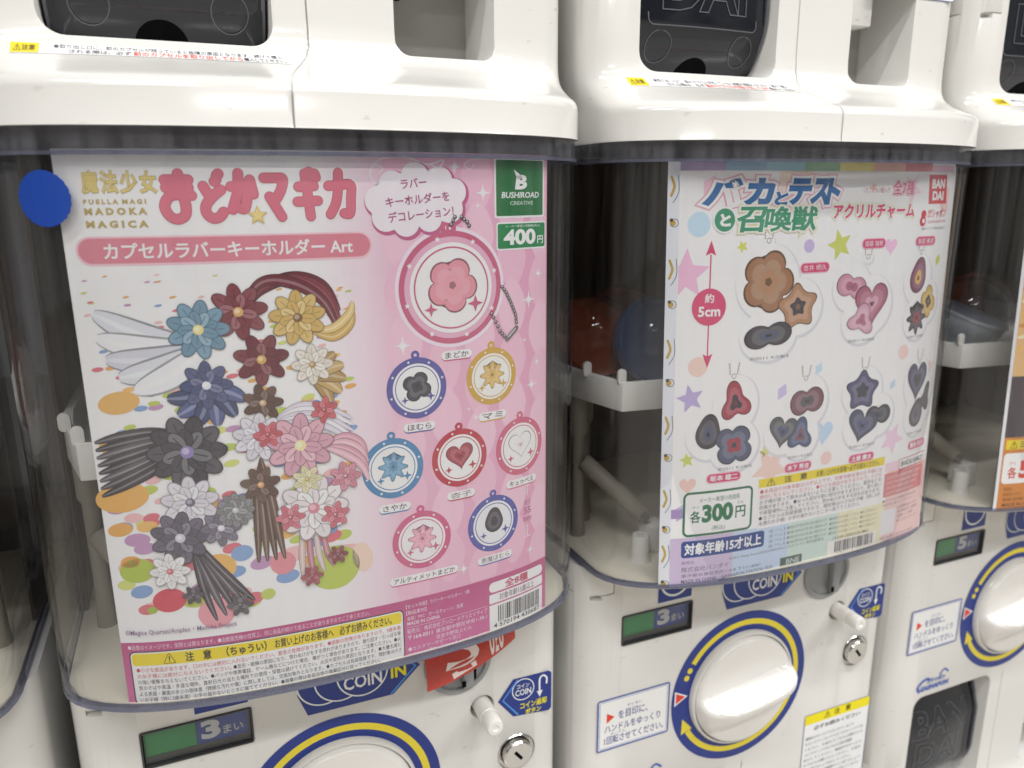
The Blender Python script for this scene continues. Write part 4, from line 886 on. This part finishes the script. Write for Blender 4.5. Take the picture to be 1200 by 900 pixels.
charm([(-47, -52, 20, 20), (-24, -68, 16, 15), (-45, -84, 18, 13)], [(-46, -50, 19, 16, 12, '#9b7257'), (-44, -44, 13, 8, 10, '#ab8265'), (-45, -60, 11, 8, 0, '#d9b49c'), (-46, -76, 13, 10, 10, '#46424a'), (-58, -92, 4, 9, -30, '#50566e'), (-42, -93, 4, 9, -10, '#50566e'), (-24, -64, 12, 10, -10, '#8d684f'), (-24, -70, 8, 5, 0, '#d2ae96'), (-23, -80, 9, 6, -20, '#4a4248')], '吉井 明久', -12.5, -45, 11.4, (-48, -28))
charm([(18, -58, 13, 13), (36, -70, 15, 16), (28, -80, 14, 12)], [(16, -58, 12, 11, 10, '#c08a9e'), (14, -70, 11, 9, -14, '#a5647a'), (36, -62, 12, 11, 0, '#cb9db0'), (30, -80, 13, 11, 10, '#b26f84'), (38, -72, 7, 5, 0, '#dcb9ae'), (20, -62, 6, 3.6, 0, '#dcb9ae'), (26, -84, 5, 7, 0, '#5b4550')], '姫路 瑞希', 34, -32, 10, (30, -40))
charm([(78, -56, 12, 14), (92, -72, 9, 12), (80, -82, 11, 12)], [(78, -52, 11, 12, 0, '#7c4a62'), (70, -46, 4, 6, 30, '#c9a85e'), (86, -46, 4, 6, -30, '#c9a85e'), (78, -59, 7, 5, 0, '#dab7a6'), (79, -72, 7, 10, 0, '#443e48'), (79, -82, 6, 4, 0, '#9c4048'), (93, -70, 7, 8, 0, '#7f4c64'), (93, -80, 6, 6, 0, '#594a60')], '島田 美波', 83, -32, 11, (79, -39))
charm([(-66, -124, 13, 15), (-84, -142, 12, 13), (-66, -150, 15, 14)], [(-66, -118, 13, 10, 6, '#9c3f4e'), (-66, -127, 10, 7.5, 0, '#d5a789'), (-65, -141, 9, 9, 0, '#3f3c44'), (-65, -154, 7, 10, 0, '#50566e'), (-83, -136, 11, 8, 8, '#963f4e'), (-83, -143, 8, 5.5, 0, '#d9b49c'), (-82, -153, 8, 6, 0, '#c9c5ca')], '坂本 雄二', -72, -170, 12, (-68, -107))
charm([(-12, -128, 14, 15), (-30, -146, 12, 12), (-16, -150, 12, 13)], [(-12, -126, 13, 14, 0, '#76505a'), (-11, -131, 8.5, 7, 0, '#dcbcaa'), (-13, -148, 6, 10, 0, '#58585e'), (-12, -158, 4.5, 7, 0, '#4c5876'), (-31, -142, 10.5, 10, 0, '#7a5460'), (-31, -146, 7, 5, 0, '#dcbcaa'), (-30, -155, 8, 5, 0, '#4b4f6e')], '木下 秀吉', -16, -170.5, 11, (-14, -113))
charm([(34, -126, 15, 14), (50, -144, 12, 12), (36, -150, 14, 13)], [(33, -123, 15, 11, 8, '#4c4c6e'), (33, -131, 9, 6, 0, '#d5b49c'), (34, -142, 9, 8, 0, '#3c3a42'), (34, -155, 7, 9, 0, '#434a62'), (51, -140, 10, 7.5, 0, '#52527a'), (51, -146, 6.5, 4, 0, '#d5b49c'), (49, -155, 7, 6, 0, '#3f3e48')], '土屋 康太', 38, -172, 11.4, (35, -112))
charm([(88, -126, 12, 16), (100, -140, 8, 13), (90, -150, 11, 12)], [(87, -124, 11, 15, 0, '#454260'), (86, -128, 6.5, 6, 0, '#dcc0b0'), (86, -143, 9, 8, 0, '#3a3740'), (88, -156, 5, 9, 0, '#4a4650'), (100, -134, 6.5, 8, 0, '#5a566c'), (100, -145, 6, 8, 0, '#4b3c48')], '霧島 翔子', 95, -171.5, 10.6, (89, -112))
s = sh('lower_blocks')
for k, c in enumerate(('#c2b2ce', '#b9c9df', '#c3d5cd', '#dfdabb', '#e2bfbd')):
    u0 = -106+k*42.6 if k else -106; u1 = -106+(k+1)*42.6 if k < 4 else 111.6; s.rect(u0, -239, u1, -207 if k < 4 else -186, c, 1.8)
s.rect(-106, -194, -98, -188, '#9d88b6', 1.4); s.rect(62, -186, 108, -180, '#eac6cf', 1.2); s.build()
s = sh('price_panel', 'white price box with green frame reading 300 yen each'); s.rect(-98.6, -206.6, -50.4, -177.6, '#e9ecea', 2, r=4); s.frame(-98.6, -206.6, -50.4, -177.6, 1.5, 4, '#2c6b4c', 3)
s.text('メーカー希望小売価格', -88, -185, -60, -181.6, '#3f6f58', 3); s.text('各', -93.6, -197.6, -87, -190, '#2c6b4c', 3, bold=.02); s.text('かく', -92.6, -188.6, -88, -186.6, '#3f6f58', 3)
s.text('300', -86, -198.2, -64.4, -186.4, '#22704a', 3, bold=.05, res=4); s.text('円', -62.6, -197.4, -55.6, -190, '#2c6b4c', 3, bold=.02); s.text('えん', -61.8, -188.4, -57, -186.4, '#3f6f58', 3); s.text('(税込)', -79, -204.2, -70, -200.6, '#3f6f58', 3); s.build()
s = sh('age_panel', 'dark blue age notice strip'); s.rect(-99, -220.4, -40, -209.4, '#2b4484', 2, r=2); s.text('対象年齢15才以上', -96.6, -218.6, -42.4, -211.2, '#e8ebf2', 3, bold=.035); s.build()
s = sh('caution_box', 'white caution text box with yellow heading'); s.rect(-46.2, -208, 60.4, -180.6, '#e4e2e4', 2); s.rect(-46.2, -180.6, 60.4, -174.8, '#dcc82e', 2)
s.text('⚠　注　意', -40, -180, -8, -175.4, '#3f370e', 3, bold=.02); s.text('お買い上げのお客様へ必ずお読みください。', 0, -179.8, 55, -175.8, '#4a4114', 3, bold=.01)
L2 = [('●本商品の対象年齢は15才以上です。対象年齢未満のお子様には', 1), ('絶対に与えないでください。●小さな部品がありますので、小さな', 1), ('お子様が誤って飲み込まないように注意してください。窒息などの', 0), ('危険があります。●尖った部分や鋭い部分がありますので、取り扱い', 0), ('や保管場所に注意してください。思わぬけがをする恐れがあります。', 0), ('●カプセルは包装容器ですので、開封後は小さなお子様（特に3才', 0), ('未満のお子様）の手の届かないところへ捨ててください。', 0)]
for k, (t, red) in enumerate(L2): s.text(t, -45, -184.8-k*3.55, 58.6 if k < 6 else 40, -181.7-k*3.55, '#c25a5f' if red else '#4c4a50', 3, bold=.012)
s.build()
s = sh('fine_print')
for k in range(4): s.text('材質：アクリル、鉄　●本商品の色や形状は写真と異なる場合があります', -36, -212.4-k*3.4, 12, -210-k*3.4, '#55585a', 2); s.text('●開封時には十分注意してください。●強い力を加えないで', 14, -212.6-k*3.4, 57, -210.2-k*3.4, '#6a6656', 2)
for t, u0, u1, z0, z1 in (('©2011 Kenji Inoue/KADOKAWA/バカとテスト製作委員会', -66, 10, -225.8, -223.2), ('発売元', -98.6, -90, -224.8, -222.6), ('株式会社バンダイ', -98.6, -66, -230, -226.4), ('東京都台東区駒形1-4-8 〒111-8081', -98.4, -42, -233.6, -231.2), ('MADE IN CHINA　GASHAPON STATION ⑪⑫', -98.4, -32, -237.4, -234.6), ('●カプセルの廃棄は各自治体', 62, 100, -208.6, -206.6), ('の区分に従ってください。', 62, 98, -211.6, -209.6), ('お客様相談センター', 79, 103, -216, -213.8), ('受付時間 月〜金曜日', 79, 104, -219.4, -217.2), ('10時〜17時', 79, 98, -222.8, -220.6), ('詳しくはホームページへ', 79, 104, -226.2, -224), ('ガシャポンオフィシャル', 62, 100, -236, -233.8)): s.text(t, u0, z0, u1, z1, '#55535c', 2, bold=.008)
s.rect(62, -232.4, 77, -214.4, '#dedbde', 2); s.rect(-26, -238, -8, -231.4, '#4b5d58', 2); s.text('BNE', -21, -236.6, -10, -232.8, '#b8c6c2', 3, bold=.02); s.build()
s = sh('notice_panel', 'red notice panel with pale text'); s.rect(62, -204.6, 107, -187.6, '#cd7a7c', 2)
for k in range(4): s.text('このカプセル自販機は両替できません', 64, -192.2-k*3.7, 105-k*3, -189.8-k*3.7, '#efd9da', 3)
s.build()
s = sh('speech_tag'); s.poly([(76, -187), (77, -192.5), (80, -187.4), (107.5, -186.4), (107.5, -178.4), (76, -179.4)], '#b9505c', 3); s.poly([(76.6, -186.4), (107, -185.8), (107, -179), (76.6, -180)], '#e9e4e2', 3.6); s.text('BANDAI NAMCO', 78.4, -185, 105.4, -181, '#57585c', 4.4, bold=.03, shear=.1); s.build()
s = sh('barcode_panel', 'white panel with grey barcode'); s.rect(13.6, -238.8, 58, -227.4, '#e3e1dd', 2.4); s.text('15200-3000320-MG', 18, -226.8, 50, -224.6, '#6a664f', 3, bold=.01); barcode(s, 20, 55, -236, -228.2, '4 570118 229991', 3.2, 9); s.build()

# ---- orange poster
e3, m3 = poster('orange_poster', machines[3, 0], 'orange paper poster with white rounded price box in the five-coin machine', bend2)
def sh(name, label=None): return Sheet(name, e3, m3, True, label)
s = sh('paper_sheet'); s.rect(-112, -239, 106, 17, '#dcdde2', 0); s.build()
s = sh('picture_area'); s.rect(-109.4, -134, 104, 14, '#d9b27a', 1); s.rect(-109.4, -181, 104, -134, '#4b4248', 1)
for k in range(26):
    rnd2 = random.Random(40+k); u = rnd2.uniform(-100, 95); s.disc(u, rnd2.uniform(-120, 5), rnd2.uniform(6, 16), ('#e6c89a', '#c98d52', '#e2d3b0', '#b56a3c')[k % 4], 1.6+.05*k, rz=rnd2.uniform(4, 9), rot=rnd2.uniform(0, 3))
for k in range(7): s.stroke([(-109, -60-k*9), (-101, -64-k*8), (-94, -60-k*9)], 3.4, ('#e0b46c', '#c98d52', '#ecd9b4')[k % 3], 3.2+.1*k, taper=True)
s.build()
s = sh('lower_area'); s.rect(-109.4, -239, 104, -181, '#c8803e', 1); s.rect(-107.4, -190.4, -40, -183, '#e0c832', 2); s.text('⚠ 注意', -104, -189.6, -84, -184, '#4a3f08', 3, bold=.02)
s.rect(-108, -217.6, -40, -193.4, '#e8e4e2', 2, r=3); s.text('各', -103.4, -213.4, -96, -204.6, '#c84a3e', 3, bold=.02); s.text('かく', -102.6, -202.6, -97.4, -200, '#c84a3e', 3); s.text('500', -94, -214, -66, -199.4, '#c84a3e', 3, bold=.05, res=4); s.text('円', -63, -213.4, -54, -204, '#c84a3e', 3, bold=.02)
for k, t in enumerate(('発売元', '株式会社バンダイ', '東京都台東区駒形1-4-8', 'MADE IN CHINA')): s.text(t, -105, -223.6-k*4.2, -98+k*8, -220.6-k*4.2, '#5e3a1c', 2, bold=.015)
s.build()

# ------------------------------------------------------------------ extras on the machines
s = Sheet('round_sticker', machines[1, 0], lambda u, v, l: (lambda q: (q[0], q[1], q[2]))(bend0(u, v, l)), True, 'round blue paper sticker on the clear case')
bend0 = Bend(plan_bow(off=-.15, back=60, N=900))
P = [(-115.4+(11.0+.25*math.sin(k*2.3))*math.cos(2*PI*k/60), -1.2+(11.2+.2*math.sin(k*3.1))*math.sin(2*PI*k/60)) for k in range(60)]
s.poly(P, plastic('cobalt_paper', (0.005, 0.05, 0.33), .45, mott=.14), 1); s.build()
# red plastic tag hanging in front of the coin slot
def tag_profile(t):                            # t: 0 top .. 1 bottom edge
    return (-6-15*math.sin(min(1, t)*PI*.5), 350-33*t)
tg = empty('slot_tag', (63+70, 410, 292), 'curled red plastic tag hanging over a coin slot', 'tag')
RED = plastic('red_tag_plastic', (0.52, 0.06, 0.045), .25, mott=.12)
V = []; nu_, nt_ = 12, 14
for lay_ in (0, .8):
    for j in range(nt_+1):
        for i in range(nu_+1):
            a = -1+2*i/nu_; t = j/nt_; y, z = tag_profile(t); x = 4+29*a
            V.append((x, y-5*(1-a*a)+5+lay_+1.5*a*t, z-292+10*a*t-3*t))
n1 = nu_+1; o_ = n1*(nt_+1); F = []
for j in range(nt_):
    for i in range(nu_): a = j*n1+i; F += [(a, a+1, a+n1+1, a+n1), (o_+a, o_+a+n1, o_+a+n1+1, o_+a+1)]
bd = list(range(n1))+[j*n1+nu_ for j in range(1, nt_+1)]+[nt_*n1+i for i in range(nu_-1, -1, -1)]+[j*n1 for j in range(nt_-1, 0, -1)]
for a, b in zip(bd, bd[1:]+bd[:1]): F.append((a, b, b+o_, a+o_))
mesh_obj('tag_sheet', V, F, RED, tg, smooth=40)
def tmap(u, v, l):
    a = u; t = v; y, z = tag_profile(t); return (4+29*a, y-5*(1-a*a)+5-.15-.05*l+1.5*a*t, z-292+10*a*t-3*t)
s = Sheet('tag_lettering', tg, tmap)
s.text('う', -.62, .46, .12, .97, '#e6d6d2', 1, bold=.05, rot=0, res=3); s.text('050', .36, .34, .70, .95, '#e6d6d2', 1, bold=.03, res=3)
s.build()
# capsules in the trays
def make_capsule(loc, col, label, tilt):
    e = empty('toy_capsule', loc, label, 'capsule', 'toy capsules lying in the trays'); e.rotation_euler = tilt
    r_ = 30
    up = [(r_*math.cos(PI/2*k/12), r_*math.sin(PI/2*k/12)) for k in range(13)]
    mesh_obj('dome', *lathe([(max(.05, a), b) for a, b in up], 32, 0, 0, 0, 'z'), CAPCLR, e, smooth=60)
    mesh_obj('base', *lathe([(max(.05, a), -b*.96) for a, b in up][::-1]+[(r_*1.03, 0), (r_*1.03, 2.5), (r_*.99, 2.5)], 32, 0, 0, 0, 'z'), plastic('capsule_'+col[0], col[1], .2), e, smooth=60)
    return e
CAPCLR = clear('clear_capsule_plastic', (0.80, 0.83, 0.88), wave=False)
RD, BL, OR_, WT = ('red', (0.40, 0.085, 0.03)), ('blue', (0.02, 0.065, 0.19)), ('orange', (0.36, 0.11, 0.04)), ('pale', (0.5, 0.55, 0.6))
mx = lambda c: 63+300*(c-1)
for c, x, y, z, col, lb, tl in ((2, -70, 36, 493, BL, 'blue and clear toy capsule in the tray behind the rainbow poster', (1.2, .3, 0)), (2, -99, 70, 493, RD, 'red and clear toy capsule in the tray behind the rainbow poster', (.5, -.8, 1)),
                               (2, -58, 105, 493, OR_, 'orange toy capsule at the back of the rainbow poster tray', (2, .4, 0)), (3, -70, 30, 493, WT, 'pale clear toy capsule in the tray behind the orange poster', (.3, .2, 0)), (3, -22, 62, 493, RD, 'red toy capsule in the tray behind the orange poster', (1.4, -.3, .5)),
                               (3, -100, 84, 493, BL, 'blue toy capsule at the back of the orange poster tray', (1.9, .5, .2)), (1, -88, 60, 493, BL, 'blue toy capsule in the tray behind the pink poster', (.4, .6, 0)), (1, -50, 112, 493, RD, 'red toy capsule in the tray behind the pink poster', (1.5, .1, 0)), (0, 70, 40, 493, OR_, 'orange toy capsule in the tray of the machine with no poster', (1, .4, 0))):
    make_capsule((mx(c)+x, 410+y, z), col, lb, tl)
